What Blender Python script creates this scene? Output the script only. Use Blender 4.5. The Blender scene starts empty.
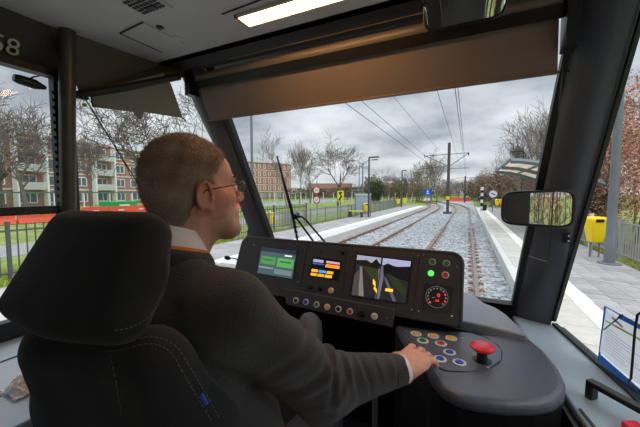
import bpy, bmesh, math, random
import numpy as np
from mathutils import Vector, Matrix, Euler
random.seed(7); np.random.seed(7)
S = bpy.context.scene; COL = S.collection
sin, cos, pi, rad = math.sin, math.cos, math.pi, math.radians

# ------------------------------------------------------------------ camera
CAM = Vector((0, 0, 2.1)); YAW = rad(25.544); PITCH = rad(3.796); FPX = 309.0
cd = bpy.data.cameras.new('camera'); cd.sensor_width = 36; cd.lens = FPX/640*36; cd.clip_start = .02; cd.clip_end = 900
cam = bpy.data.objects.new('camera', cd); COL.objects.link(cam)
cam.location = CAM; cam.rotation_euler = (pi/2-PITCH, 0, YAW); S.camera = cam
S.view_settings.view_transform = 'Standard'; S.view_settings.look = 'None'
S.view_settings.exposure = 0.35; S.view_settings.gamma = 1; S.view_settings.use_curve_mapping = False

# ------------------------------------------------------------------ sky (thin broken overcast) and a very soft sun
wd = bpy.data.worlds.new('sky'); S.world = wd; wd.use_nodes = True
nt = wd.node_tree; nt.nodes.clear()
def wn(t, **k):
    n = nt.nodes.new(t)
    for a, b in k.items(): setattr(n, a, b)
    return n
L = nt.links.new
out = wn('ShaderNodeOutputWorld'); bg = wn('ShaderNodeBackground'); tc = wn('ShaderNodeTexCoord')
sep = wn('ShaderNodeSeparateXYZ'); L(tc.outputs['Generated'], sep.inputs[0])
add = wn('ShaderNodeMath', operation='ADD'); L(sep.outputs[2], add.inputs[0]); add.inputs[1].default_value = .22
mx = wn('ShaderNodeMath', operation='MAXIMUM'); L(add.outputs[0], mx.inputs[0]); mx.inputs[1].default_value = .05
dx = wn('ShaderNodeMath', operation='DIVIDE'); L(sep.outputs[0], dx.inputs[0]); L(mx.outputs[0], dx.inputs[1])
dy = wn('ShaderNodeMath', operation='DIVIDE'); L(sep.outputs[1], dy.inputs[0]); L(mx.outputs[0], dy.inputs[1])
cmb = wn('ShaderNodeCombineXYZ'); L(dx.outputs[0], cmb.inputs[0]); L(dy.outputs[0], cmb.inputs[1])
nz = wn('ShaderNodeTexNoise'); L(cmb.outputs[0], nz.inputs['Vector']); nz.inputs['Scale'].default_value = 1.25
nz.inputs['Detail'].default_value = 7; nz.inputs['Roughness'].default_value = .52
rmp = wn('ShaderNodeValToRGB'); L(nz.outputs[0], rmp.inputs[0])
rmp.color_ramp.elements[0].position = .38; rmp.color_ramp.elements[0].color = (.30, .33, .38, 1)
rmp.color_ramp.elements[1].position = .66; rmp.color_ramp.elements[1].color = (.74, .76, .80, 1)
e = rmp.color_ramp.elements.new(.5); e.color = (.50, .53, .58, 1)
hz = wn('ShaderNodeMapRange'); L(sep.outputs[2], hz.inputs[0]); hz.inputs[1].default_value = 0; hz.inputs[2].default_value = .16
hz.inputs[3].default_value = .45; hz.inputs[4].default_value = 0
mixh = wn('ShaderNodeMixRGB'); L(hz.outputs[0], mixh.inputs[0]); L(rmp.outputs[0], mixh.inputs[1]); mixh.inputs[2].default_value = (.74, .74, .75, 1)
zen = wn('ShaderNodeMapRange'); L(sep.outputs[2], zen.inputs[0]); zen.inputs[1].default_value = .3; zen.inputs[2].default_value = 1
zen.inputs[3].default_value = 1.0; zen.inputs[4].default_value = 3.0
L(mixh.outputs[0], bg.inputs[0]); L(zen.outputs[0], bg.inputs[1]); L(bg.outputs[0], out.inputs[0])
sd = bpy.data.lights.new('sun', 'SUN'); sd.energy = .8; sd.angle = rad(50); sd.color = (1, .97, .93)
so = bpy.data.objects.new('sun', sd); COL.objects.link(so); so.rotation_euler = Euler((rad(38), rad(8), rad(60)))

# ------------------------------------------------------------------ helpers
def hexc(c): return tuple(((v/255)/12.92 if v/255 <= .04045 else ((v/255+.055)/1.055)**2.4) for v in c)
MATS = {}
def mat(name, rgb, rough=.6, metal=0., noise=.0, nscale=20., bump=0., bscale=60., emit=0., spec=.5, rgb2=None, obj=True, sheen=0., coat=0.):
    """procedural material: sRGB 0-255 colour varied by noise, with fine relief"""
    if name in MATS: return MATS[name]
    m = bpy.data.materials.new(name); m.use_nodes = True; n = m.node_tree; b = n.nodes['Principled BSDF']
    c = hexc(rgb); b.inputs['Roughness'].default_value = rough; b.inputs['Metallic'].default_value = metal
    b.inputs['Specular IOR Level'].default_value = spec; b.inputs['Base Color'].default_value = (*c, 1)
    b.inputs['Sheen Weight'].default_value = sheen; b.inputs['Coat Weight'].default_value = coat
    tcn = n.nodes.new('ShaderNodeTexCoord')
    if noise or rgb2:
        t = n.nodes.new('ShaderNodeTexNoise'); t.inputs['Scale'].default_value = nscale; t.inputs['Detail'].default_value = 5
        n.links.new(tcn.outputs['Object'], t.inputs['Vector'])
        r = n.nodes.new('ShaderNodeValToRGB'); n.links.new(t.outputs[0], r.inputs[0])
        c2 = hexc(rgb2) if rgb2 else tuple(min(1, v*(1+noise)) for v in c)
        c1 = c if rgb2 else tuple(v*(1-noise) for v in c)
        r.color_ramp.elements[0].position = .35; r.color_ramp.elements[0].color = (*c1, 1)
        r.color_ramp.elements[1].position = .65; r.color_ramp.elements[1].color = (*c2, 1)
        n.links.new(r.outputs[0], b.inputs['Base Color'])
    if bump:
        t = n.nodes.new('ShaderNodeTexNoise'); t.inputs['Scale'].default_value = bscale; t.inputs['Detail'].default_value = 4
        n.links.new(tcn.outputs['Object'], t.inputs['Vector'])
        bp = n.nodes.new('ShaderNodeBump'); bp.inputs['Strength'].default_value = bump; bp.inputs['Distance'].default_value = .01
        n.links.new(t.outputs[0], bp.inputs['Height']); n.links.new(bp.outputs[0], b.inputs['Normal'])
    if emit:
        b.inputs['Emission Color'].default_value = (*c, 1); b.inputs['Emission Strength'].default_value = emit
    MATS[name] = m; return m
def vary(m, lo=.8, hi=1.2):
    """per-object brightness variation (real pieces differ a little)"""
    n = m.node_tree; b = n.nodes['Principled BSDF']; inp = b.inputs['Base Color']
    oi = n.nodes.new('ShaderNodeObjectInfo'); mr = n.nodes.new('ShaderNodeMapRange'); n.links.new(oi.outputs['Random'], mr.inputs[0])
    mr.inputs[3].default_value = lo; mr.inputs[4].default_value = hi
    mu = n.nodes.new('ShaderNodeVectorMath'); mu.operation = 'SCALE'
    if inp.is_linked: n.links.new(inp.links[0].from_socket, mu.inputs[0])
    else: mu.inputs[0].default_value = inp.default_value[:3]
    n.links.new(mr.outputs[0], mu.inputs['Scale']); n.links.new(mu.outputs[0], inp); return m
def glassmat(name, tint=(1, 1, 1), refl=.06, rough=.0):
    if name in MATS: return MATS[name]
    m = bpy.data.materials.new(name); m.use_nodes = True; n = m.node_tree; n.nodes.clear()
    o = n.nodes.new('ShaderNodeOutputMaterial'); t = n.nodes.new('ShaderNodeBsdfTransparent'); t.inputs[0].default_value = (*tint, 1)
    g = n.nodes.new('ShaderNodeBsdfGlossy'); g.inputs['Roughness'].default_value = rough
    lw = n.nodes.new('ShaderNodeLayerWeight'); lw.inputs[0].default_value = .5
    pw_ = n.nodes.new('ShaderNodeMath'); pw_.operation = 'POWER'; n.links.new(lw.outputs['Facing'], pw_.inputs[0]); pw_.inputs[1].default_value = 5
    f = n.nodes.new('ShaderNodeMath'); f.operation = 'MULTIPLY_ADD'; n.links.new(pw_.outputs[0], f.inputs[0]); f.inputs[1].default_value = .14; f.inputs[2].default_value = refl*.12
    mi = n.nodes.new('ShaderNodeMixShader'); n.links.new(f.outputs[0], mi.inputs[0]); n.links.new(t.outputs[0], mi.inputs[1]); n.links.new(g.outputs[0], mi.inputs[2])
    n.links.new(mi.outputs[0], o.inputs[0]); MATS[name] = m; return m
def attrmat(name, rough=.6, bump=0, bscale=100, sheen=0, sss=0, spec=.5):
    m = bpy.data.materials.new(name); m.use_nodes = True; n = m.node_tree; b = n.nodes['Principled BSDF']
    a = n.nodes.new('ShaderNodeVertexColor'); a.layer_name = 'col'; n.links.new(a.outputs[0], b.inputs['Base Color'])
    b.inputs['Roughness'].default_value = rough; b.inputs['Sheen Weight'].default_value = sheen; b.inputs['Specular IOR Level'].default_value = spec
    if sss: b.inputs['Subsurface Weight'].default_value = sss; b.inputs['Subsurface Radius'].default_value = (.01, .004, .002); b.inputs['Subsurface Scale'].default_value = .5
    if bump:
        tcn = n.nodes.new('ShaderNodeTexCoord'); t = n.nodes.new('ShaderNodeTexNoise'); t.inputs['Scale'].default_value = bscale; t.inputs['Detail'].default_value = 4
        n.links.new(tcn.outputs['Object'], t.inputs['Vector'])
        bp = n.nodes.new('ShaderNodeBump'); bp.inputs['Strength'].default_value = bump; bp.inputs['Distance'].default_value = .004
        n.links.new(t.outputs[0], bp.inputs['Height']); n.links.new(bp.outputs[0], b.inputs['Normal'])
    MATS[name] = m; return m

class MB:
    """collects shapes into one mesh"""
    def __init__(s): s.v = []; s.f = []; s.mi = []; s.cur = 0; s.sm = []
    def add(s, V, F, smooth=False):
        o = len(s.v); s.v += [tuple(p) for p in V]; s.f += [tuple(i+o for i in f) for f in F]; s.mi += [s.cur]*len(F); s.sm += [smooth]*len(F); return s
    def box(s, c, d, rz=0, R=None):
        x, y, z = d[0]/2, d[1]/2, d[2]/2
        P = [Vector((a*x, b*y, e*z)) for a in (-1, 1) for b in (-1, 1) for e in (-1, 1)]
        M = R if R is not None else Matrix.Rotation(rz, 3, 'Z'); c = Vector(c)
        return s.add([c+M@p for p in P], [(0, 1, 3, 2), (4, 6, 7, 5), (0, 4, 5, 1), (2, 3, 7, 6), (0, 2, 6, 4), (1, 5, 7, 3)])
    def hull(s, P, F): return s.add(P, F)
    def prism(s, poly, off):
        """poly: list of 3D points (planar), extruded by vector off"""
        n = len(poly); off = Vector(off); A = [Vector(p) for p in poly]; B = [p+off for p in A]
        F = [tuple(range(n)), tuple(range(2*n-1, n-1, -1))]+[(i, i+n, (i+1) % n+n, (i+1) % n) for i in range(n)]
        F = [F[0][::-1], F[1][::-1]]+[f[::-1] for f in F[2:]]
        return s.add(A+B, F)
    def tube(s, pts, r, n=8, cap=True, smooth=True, closed=False, sx=1.0):
        pts = [Vector(p) for p in pts]; N = len(pts); rr = r if isinstance(r, (list, tuple)) else [r]*N
        V = []; prev = None
        for i, p in enumerate(pts):
            if closed: t = (pts[(i+1) % N]-pts[i-1])
            else: t = (pts[min(i+1, N-1)]-pts[max(i-1, 0)])
            t.normalize()
            if prev is None:
                u = t.orthogonal().normalized() if abs(t.z) > .9 else t.cross(Vector((0, 0, 1))).normalized()
            else: u = (prev-t*prev.dot(t)).normalized()
            prev = u; w = t.cross(u)
            for k in range(n):
                a = 2*pi*k/n; V.append(p+u*(cos(a)*rr[i]*sx)+w*(sin(a)*rr[i]))
        F = []
        for i in range(N if closed else N-1):
            j = (i+1) % N
            for k in range(n): F.append((i*n+k, i*n+(k+1) % n, j*n+(k+1) % n, j*n+k))
        if cap and not closed: F += [tuple(range(n))[::-1], tuple(range((N-1)*n, N*n))]
        return s.add(V, F, smooth)
    def cyl(s, a, b, r, n=12, smooth=True, r2=None): return s.tube([a, b], [r, r if r2 is None else r2], n, True, smooth)
    def disc(s, c, nrm, r, th, n=24, up=None, sx=1):
        nrm = Vector(nrm).normalized(); return s.tube([Vector(c), Vector(c)+nrm*th], r, n, True, False)
    def lathe(s, c, axis, prof, n=24):
        """prof: list of (radius, height along axis)"""
        c = Vector(c); ax = Vector(axis).normalized(); u = ax.orthogonal().normalized(); w = ax.cross(u); V = []
        for (r, h) in prof:
            for k in range(n): a = 2*pi*k/n; V.append(c+ax*h+u*(cos(a)*r)+w*(sin(a)*r))
        F = []
        for i in range(len(prof)-1):
            for k in range(n): F.append((i*n+k, i*n+(k+1) % n, (i+1)*n+(k+1) % n, (i+1)*n+k))
        F += [tuple(range(n))[::-1], tuple(range((len(prof)-1)*n, len(prof)*n))]
        return s.add(V, F, True)
    def build(s, name, m, parent=None, bevel=0, seg=2, sharp=35, loc=None):
        me = bpy.data.meshes.new(name); V = s.v
        if loc is not None: V = [tuple(Vector(p)-Vector(loc)) for p in V]
        me.from_pydata(V, [], s.f)
        for mm in (m if isinstance(m, (list, tuple)) else [m]): me.materials.append(mm)
        me.polygons.foreach_set('material_index', s.mi); me.polygons.foreach_set('use_smooth', s.sm)
        bm = bmesh.new(); bm.from_mesh(me)
        if len(s.f) < 20000: bmesh.ops.recalc_face_normals(bm, faces=bm.faces)
        bm.to_mesh(me); bm.free(); me.update()
        if any(s.sm): me.set_sharp_from_angle(angle=rad(sharp))
        o = bpy.data.objects.new(name, me); COL.objects.link(o)
        if loc is not None: o.location = loc
        if parent is not None:
            o.parent = parent
            if getattr(parent, '_w', None) is None and parent.get('_abs'): o.matrix_parent_inverse = parent.matrix_basis.inverted()
        if bevel:
            b = o.modifiers.new('bevel', 'BEVEL'); b.width = bevel; b.segments = seg; b.limit_method = 'ANGLE'; b.angle_limit = rad(30)
            if not any(s.sm):
                me.polygons.foreach_set('use_smooth', [True]*len(me.polygons)); me.set_sharp_from_angle(angle=rad(40))
                b.harden_normals = False
        return o
def tag(o, label=None, cat=None, group=None, kind=None):
    if label: o['label'] = label
    if cat: o['category'] = cat
    if group: o['group'] = group
    if kind: o['kind'] = kind
    return o
def thing(name, label, cat, loc=(0, 0, 0), rz=0, group=None, absolute=True):
    """Empty at the thing's base; absolute=True lets parts be built in world coordinates"""
    o = bpy.data.objects.new(name, None); COL.objects.link(o); o.location = loc; o.rotation_euler = (0, 0, rz); o.empty_display_size = .1
    o.matrix_basis = Matrix.LocRotScale(Vector(loc), Euler((0, 0, rz)), Vector((1, 1, 1)))
    if absolute: o['_abs'] = 1
    return tag(o, label, cat, group)
def struct(o): o['kind'] = 'structure'; return o
def inst(me, name, parent, loc, rot=(0, 0, 0), sc=(1, 1, 1), local=False):
    o = bpy.data.objects.new(name, me); COL.objects.link(o); o.location = loc; o.rotation_euler = rot; o.scale = sc
    if parent is not None:
        o.parent = parent
        if not local and parent.get('_abs'): o.matrix_parent_inverse = parent.matrix_basis.inverted()
    return o
def dup(root, loc=None, rz=None, label=None, sc=None):
    def cp(o, par):
        c = o.copy(); COL.objects.link(c)
        if par is not None: c.parent = par
        for ch in o.children: cp(ch, c)
        return c
    r = cp(root, None)
    if loc is not None: r.location = loc
    if rz is not None: r.rotation_euler[2] = rz
    if sc is not None: r.scale = (sc, sc, sc)
    if label: r['label'] = label
    return r
FW = Vector((-sin(YAW)*cos(PITCH), cos(YAW)*cos(PITCH), -sin(PITCH))); RT = Vector((cos(YAW), sin(YAW), 0)); UP = RT.cross(FW)
def at(px, py, x=None, y=None, z=None, d=None, pl=None):
    """survey helper: the point where a sight line from the photographer's standpoint meets a real plane"""
    r = FW+RT*((px-320)/FPX)-UP*((py-213.5)/FPX)
    if pl is not None: p0, n = Vector(pl[0]), Vector(pl[1]); t = (p0-CAM).dot(n)/r.dot(n)
    elif d is not None: t = d
    elif x is not None: t = (x-CAM.x)/r.x
    elif y is not None: t = (y-CAM.y)/r.y
    else: t = (z-CAM.z)/r.z
    return CAM+r*t
def text(s, size, m, parent, name, M, ext=.0006):
    c = bpy.data.curves.new(name, 'FONT'); c.body = s; c.size = size; c.extrude = ext; c.align_x = 'CENTER'; c.align_y = 'CENTER'
    t = bpy.data.objects.new('t', c); COL.objects.link(t); bpy.context.view_layer.update()
    me = bpy.data.meshes.new_from_object(t); bpy.data.objects.remove(t)
    me.materials.clear(); me.materials.append(m); o = bpy.data.objects.new(name, me); COL.objects.link(o)
    o.matrix_basis = M
    if parent is not None:
        o.parent = parent
        if parent.get('_abs'): o.matrix_parent_inverse = parent.matrix_basis.inverted()
    return o
# ---- implicit surfaces, used for bodies, clothes and upholstery
def smin(a, b, k):
    h = np.clip(.5+.5*(b-a)/k, 0, 1); return b+(a-b)*h-k*h*(1-h)
class Field:
    def __init__(s, lo, hi, h):
        s.lo = np.array(lo, float); s.h = h; s.n = np.ceil((np.array(hi)-s.lo)/h).astype(int)+1; s.D = np.full(s.n, 1.0, np.float32); s.M = None
    def frame(s, M): s.M = M; return s      # M: 4x4 local->world for the following primitives
    def _do(s, fn, c, r, k, sub=False):
        pass
        c = np.array(c, float)
        if s.M is not None: cw = s.M[:3, :3] @ c+s.M[:3, 3]
        else: cw = c
        m = r+k+3*s.h
        a = np.maximum(0, np.floor((cw-m-s.lo)/s.h).astype(int)); b = np.minimum(s.n, np.ceil((cw+m-s.lo)/s.h).astype(int)+1)
        if (b <= a).any(): return s
        g = np.stack(np.meshgrid(*[s.lo[i]+s.h*np.arange(a[i], b[i]) for i in range(3)], indexing='ij'), -1)
        if s.M is not None: g = (g-s.M[:3, 3]) @ s.M[:3, :3]
        d = fn(g); sl = tuple(slice(a[i], b[i]) for i in range(3)); D = s.D[sl]
        s.D[sl] = -smin(-D, d, k) if sub else smin(D, d, k); return s
    def ell(s, c, r, k=.01, sub=False, R=None):
        c = np.array(c, float); r = np.array(r, float)
        def f(P):
            q = P-c
            if R is not None: q = q @ R
            k0 = np.linalg.norm(q/r, axis=-1); k1 = np.linalg.norm(q/(r*r), axis=-1)+1e-9; return k0*(k0-1)/k1
        return s._do(f, c, r.max(), k, sub)
    def cap(s, a, b, r1, r2=None, k=.01, sub=False, sq=None):
        a = np.array(a, float); b = np.array(b, float); r2 = r1 if r2 is None else r2; ab = b-a; L2 = ab@ab+1e-12
        def f(P):
            q = P-a; t = np.clip((q@ab)/L2, 0, 1); w = q-t[..., None]*ab
            if sq is not None: w = w*np.array(sq)
            return np.linalg.norm(w, axis=-1)-(r1+(r2-r1)*t)
        return s._do(f, (a+b)/2, math.sqrt(L2)/2+max(r1, r2), k, sub)
    def rbox(s, c, hd, r, k=.01, R=None, sub=False):
        c = np.array(c, float); hd = np.array(hd, float)
        def f(P):
            q = P-c
            if R is not None: q = q @ R
            q = np.abs(q)-(hd-r); return np.linalg.norm(np.maximum(q, 0), axis=-1)+np.minimum(q.max(-1), 0)-r
        return s._do(f, c, np.linalg.norm(hd), k, sub)
    def mesh(s):
        D = s.D; ins = D < 0; n = D.shape; c = np.zeros(tuple(x-1 for x in n), np.uint8)
        for i in (0, 1):
            for j in (0, 1):
                for k in (0, 1): c += ins[i:n[0]-1+i, j:n[1]-1+j, k:n[2]-1+k]
        act = (c > 0) & (c < 8); idx = np.argwhere(act); num = len(idx); vid = np.full(c.shape, -1, np.int64); vid[act] = np.arange(num)
        acc = np.zeros((num, 3)); cnt = np.zeros(num)
        cor = {}
        for i in (0, 1):
            for j in (0, 1):
                for k in (0, 1): cor[i, j, k] = D[idx[:, 0]+i, idx[:, 1]+j, idx[:, 2]+k]
        for p in cor:
            for ax in range(3):
                if p[ax]: continue
                q = list(p); q[ax] = 1; q = tuple(q); a, b = cor[p], cor[q]; x = (a < 0) != (b < 0)
                t = np.where(x, a/(a-b+1e-12*(a == b)), 0); pos = np.tile(np.array(p, float), (num, 1)); pos[:, ax] += t
                acc[x] += pos[x]; cnt[x] += 1
        V = s.lo+s.h*(idx+acc/cnt[:, None]); F = []
        for ax in range(3):
            o1, o2 = [(1, 2), (2, 0), (0, 1)][ax]
            sl0 = [slice(None)]*3; sl1 = [slice(None)]*3; sl0[ax] = slice(0, n[ax]-1); sl1[ax] = slice(1, n[ax])
            a, b = ins[tuple(sl0)], ins[tuple(sl1)]; e = np.argwhere(a != b); e = e[(e[:, o1] > 0) & (e[:, o2] > 0) & (e[:, o1] < n[o1]-1) & (e[:, o2] < n[o2]-1)]
            d1 = np.zeros(3, int); d1[o1] = 1; d2 = np.zeros(3, int); d2[o2] = 1
            q = np.stack([vid[tuple((e-d1-d2).T)], vid[tuple((e-d2).T)], vid[tuple(e.T)], vid[tuple((e-d1).T)]], 1)
            fl = ~a[tuple(e.T)]; q[fl] = q[fl][:, ::-1]; F.append(q)
        return V, np.concatenate(F)
def soft(V, F, it=2, lam=.5):
    E = np.concatenate([F[:, [0, 1]], F[:, [1, 2]], F[:, [2, 3]], F[:, [3, 0]]]); 
    for _ in range(it):
        A = np.zeros_like(V); n = np.zeros(len(V)); np.add.at(A, E[:, 0], V[E[:, 1]]); np.add.at(n, E[:, 0], 1); np.add.at(A, E[:, 1], V[E[:, 0]]); np.add.at(n, E[:, 1], 1)
        V = V*(1-lam)+lam*A/n[:, None]
    return V
def vnormals(V, F):
    N = np.zeros_like(V); fn = np.cross(V[F[:, 2]]-V[F[:, 0]], V[F[:, 3]]-V[F[:, 1]])
    for k in range(4): np.add.at(N, F[:, k], fn)
    return N/(np.linalg.norm(N, axis=1)[:, None]+1e-12)
def npmesh(name, V, F, m, parent=None, col=None, smooth=True):
    me = bpy.data.meshes.new(name); me.vertices.add(len(V)); me.vertices.foreach_set('co', V.astype(np.float32).ravel())
    k = F.shape[1]; me.loops.add(F.size); me.loops.foreach_set('vertex_index', F.astype(np.int32).ravel()); me.polygons.add(len(F))
    me.polygons.foreach_set('loop_start', np.arange(0, F.size, k, dtype=np.int32)); me.update(calc_edges=True); me.validate()
    me.polygons.foreach_set('use_smooth', [smooth]*len(me.polygons))
    if col is not None:
        a = me.color_attributes.new('col', 'FLOAT_COLOR', 'POINT'); a.data.foreach_set('color', np.concatenate([col, np.ones((len(V), 1))], 1).astype(np.float32).ravel())
    me.materials.append(m); o = bpy.data.objects.new(name, me); COL.objects.link(o)
    if parent is not None:
        o.parent = parent
        if parent.get('_abs'): o.matrix_parent_inverse = parent.matrix_basis.inverted()
    return o
def vnoise(P, f, seed=0):
    pass
    r = np.random.RandomState(seed); s_ = 0
    for i in range(5):
        d = r.normal(size=3); d /= np.linalg.norm(d); s_ = s_+np.sin(P@d*f*(1+.5*i)+r.rand()*6.28+1.5*np.sin(P@np.roll(d, 1)*f*.7))
    return s_/5
# ================================================================== EXTERIOR
m_grass = mat('grass', (98, 122, 52), .95, rgb2=(150, 160, 84), nscale=1.2, bump=.6, bscale=8)
m_asph = mat('path asphalt', (150, 148, 146), .95, noise=.12, nscale=3)
m_ballast = mat('ballast bed', (150, 156, 162), .95, rgb2=(178, 182, 186), nscale=14, bump=1, bscale=20)
m_conc = mat('platform concrete', (205, 203, 198), .85, noise=.06, nscale=5)
m_white = mat('white paving', (238, 238, 234), .8, noise=.04, nscale=6)
m_steel_rust = mat('rusty rail', (140, 98, 76), .7, noise=.2, nscale=9)
m_railtop = mat('rail head', (150, 132, 122), .35, metal=.7)
m_grey = mat('galvanised grey', (122, 126, 132), .55, metal=.3, noise=.06, nscale=3)
m_dkgrey = mat('dark grey paint', (66, 68, 74), .5)
m_yel = mat('yellow plastic', (255, 216, 0), .5)
m_bark = mat('bark', (110, 100, 92), .95, noise=.2, nscale=4)
m_bark2 = mat('bark light', (142, 130, 118), .95, noise=.2, nscale=4)
m_blk = mat('black paint', (20, 20, 22), .5)
ground = struct(MB().box((0, 150, -.2), (700, 700, .3)).build('ground', m_grass))
bed = struct(MB().hull([(-6.2, -6, -.02), (1.0, -6, -.02), (1.0, 90, -.02), (-6.2, 90, -.02), (-6.2, -6, -.12), (1.0, -6, -.12), (1.0, 90, -.12), (-6.2, 90, -.12)],
     [(0, 1, 2, 3), (7, 6, 5, 4), (0, 4, 5, 1), (1, 5, 6, 2), (2, 6, 7, 3), (3, 7, 4, 0)]).build('ballast_bed', m_ballast))

# loose stones of the ballast (nobody could count them)
def stones():
    ico = bmesh.new(); bmesh.ops.create_icosphere(ico, subdivisions=1, radius=1); base = np.array([v.co[:] for v in ico.verts])
    fs = np.array([[v.index for v in f.verts] for f in ico.faces])
    n = 22000; rs = np.random.RandomState(3)
    y = 3.0+rs.rand(n)**1.7*30; x = -5.9+rs.rand(n)*6.8
    r = (.022+.022*rs.rand(n))*(1+y/26)
    V = base[None]*(r[:, None, None])*(.65+.7*rs.rand(n, 12, 1))*np.stack([1+.5*rs.rand(n), .8+.4*rs.rand(n), .5+.4*rs.rand(n)], 1)[:, None, :]
    V = V+np.stack([x, y, -.015+.012*rs.rand(n)], 1)[:, None, :]
    F = (fs[None]+12*np.arange(n)[:, None, None]).reshape(-1, 3)
    me = bpy.data.meshes.new('ballast_stones'); me.from_pydata(V.reshape(-1, 3).tolist(), [], F.tolist())
    mi = np.repeat(rs.randint(0, 3, n), len(fs)); [me.materials.append(m) for m in (m_st1, m_st2, m_st3)]; me.polygons.foreach_set('material_index', mi)
    o = bpy.data.objects.new('ballast_stones', me); COL.objects.link(o)
    tag(o, 'grey crushed stone ballast lying between and around the rails', 'ballast', kind='stuff')
m_st1 = mat('stone blue grey', (150, 160, 168), .9); m_st2 = mat('stone pale', (182, 188, 192), .9); m_st3 = mat('stone brown', (160, 156, 152), .9)
stones()

def rail_mb(x, y0, y1, bend=0):
    """flat-bottomed rail profile swept along Y; bend shifts it sideways far away (curve)"""
    prof = [(-.065, -.01), (.065, -.01), (.065, .005), (.012, .02), (.012, .10), (.036, .115), (.036, .145), (-.036, .145), (-.036, .115), (-.012, .10), (-.012, .02), (-.065, .005)]
    ys = [y0]+[y0+(y1-y0)*i/14 for i in range(1, 15)]
    m = MB(); V = []; n = len(prof)
    for yy in ys:
        dx = -bend*max(0, (yy-38)/50)**2
        V += [(x+dx+a, yy, b-.03) for a, b in prof]
    F = [(i*n+k, i*n+(k+1) % n, (i+1)*n+(k+1) % n, (i+1)*n+k) for i in range(len(ys)-1) for k in range(n)]+[tuple(range(n))[::-1], tuple(range(len(V)-n, len(V)))]
    m.add(V, F); return m
def track(xl, xr, label, y0, bend):
    t = thing('railway_track', label, 'track', (xl, y0, 0))
    for x in (xl, xr):
        r = rail_mb(x, y0, 88, bend).build('rail', [m_steel_rust, m_railtop], t)
        for p in r.data.polygons:
            if p.normal.z > .9 and p.center.z > .1: p.material_index = 1
    sm = MB().box((0, 0, 0), (2.5, .24, .1)).build('sleeper', m_sleeper); sm.data.transform(Matrix.Identity(4)); me = sm.data; bpy.data.objects.remove(sm)
    cm = MB().box((0, 0, 0), (.09, .1, .05)).build('rail_clip', m_steel_rust); mec = cm.data; bpy.data.objects.remove(cm)
    y = y0+.3; k = 0
    while y < 62:
        dx = -bend*max(0, (y-38)/50)**2
        inst(me, 'sleeper', t, ((xl+xr)/2+dx, y, -.052))
        if y < 20:
            for x in (xl-.11, xl+.11, xr-.11, xr+.11): inst(mec, 'rail_clip', t, (x, y, .02))
        y += .6
    return t
m_sleeper = vary(mat('concrete sleeper', (178, 172, 164), .9, noise=.08, nscale=7), .85, 1.1)
track(-1.215, .22, 'near railway track straight ahead with rusty rails on concrete sleepers', -5, 9)
track(-4.69, -3.255, 'second railway track on the left beside the far platform', -5, 9)

# ---- platforms
def platform(name, label, x0, x1, y0, y1, cols, back):
    """cols: list of (xa, xb, material, tile_len, tile_w, near_limit)"""
    t = thing(name, label, 'platform', (x0, y0, 0))
    MB().box(((x0+x1)/2, (y0+y1)/2, .13), (abs(x1-x0), y1-y0, .26)).build('platform_body', m_conc, t)
    for (xa, xb, m, tl, tw, ya, yb, nm) in cols:
        sgn = 1 if xb > xa else -1; w = abs(xb-xa); n = max(1, round(w/tw)); tw = w/n; g = .008
        me = None; rest = MB(); row = 0; y = y0
        while y < y1-.01:
            l = min(tl, y1-y)
            for c in range(n):
                off = (tl/2 if (c % 2 and n > 2) else 0); yc = y+l/2+off; xc = min(xa, xb)+tw*(c+.5); dz = .003*math.sin(xc*91+yc*37)
                if yc+tl/2 > y1: continue
                if ya <= y < yb and l == tl:
                    if me is None:
                        o = MB().box((0, 0, 0), (tw-g, tl-g, .05)).build('t', m); me = o.data; bpy.data.objects.remove(o)
                    inst(me, nm, t, (xc, yc, .276+dz))
                else: rest.box((xc, yc, .276), (tw-g, l-g, .05))
            y += tl
        if rest.v: tag(rest.build(nm+'_field', m, t), kind='stuff')
    return t
m_pav = vary(mat('grey paver', (168, 164, 164), .85, noise=.1, nscale=11), .82, 1.08)
m_beige = vary(mat('beige slab', (200, 194, 184), .85, noise=.07, nscale=8), .92, 1.05)
m_white_t = vary(mat('white tile', (240, 238, 232), .8, noise=.03, nscale=9), .94, 1.03)
m_edge = vary(mat('edge block', (204, 204, 202), .8, noise=.05, nscale=9), .94, 1.03)
pr_ = platform('right_platform', 'station platform on the right with grey pavers and white guide line', .9, 3.62, -14, 44, [
    (.9, 1.08, m_edge, 1.0, .18, 3, 26, 'edge_block'), (1.08, 1.63, m_beige, .6, .55, 3, 20, 'slab'),
    (1.63, 1.92, m_white_t, .6, .29, 2, 22, 'white_tile'), (1.92, 3.62, m_pav, .3, .34, 3.3, 16.5, 'paver')], 1)
pr_.name = 'platform'
pl_ = platform('left_platform', 'station platform across the tracks on the left with white edge band', -7.9, -5.1, 6, 46, [
    (-5.75, -5.1, m_edge, 1.2, .65, 6, 30, 'edge_block'), (-6.1, -5.75, m_white_t, .6, .35, 6, 25, 'white_tile'), (-7.9, -6.1, m_pav, .6, .6, 6, 20, 'paver')], 1)
pl_.name = 'platform'
# paths, road
struct(MB().box((-15.4, 20, -.05), (3.2, 120, .04)).build('footpath', m_asph))
struct(MB().box((-36, 20, -.05), (12, 160, .04)).build('road', m_asph))
struct(MB().box((5.2, 30, -.05), (1.6, 90, .04)).build('garden_path', mat('brown soil', (120, 96, 76), .95, noise=.2, nscale=3)))
struct(MB().box((-7.8, 2.5, -.05), (3.2, 13, .06)).build('pavement', mat('pavement grey', (190, 186, 180), .9, noise=.06, nscale=4)))
# yellow road marks near the left pillar
for i, (x, y) in enumerate(((-5.9, 5.4), (-6.6, 4.9))):
    tag(MB().box((x, y, .0), (.9, .16, .03), rz=.3).build('road_mark', m_yel), 'yellow painted ground mark beside the track, %s one' % ('nearer' if i else 'farther'), 'marking')

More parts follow.
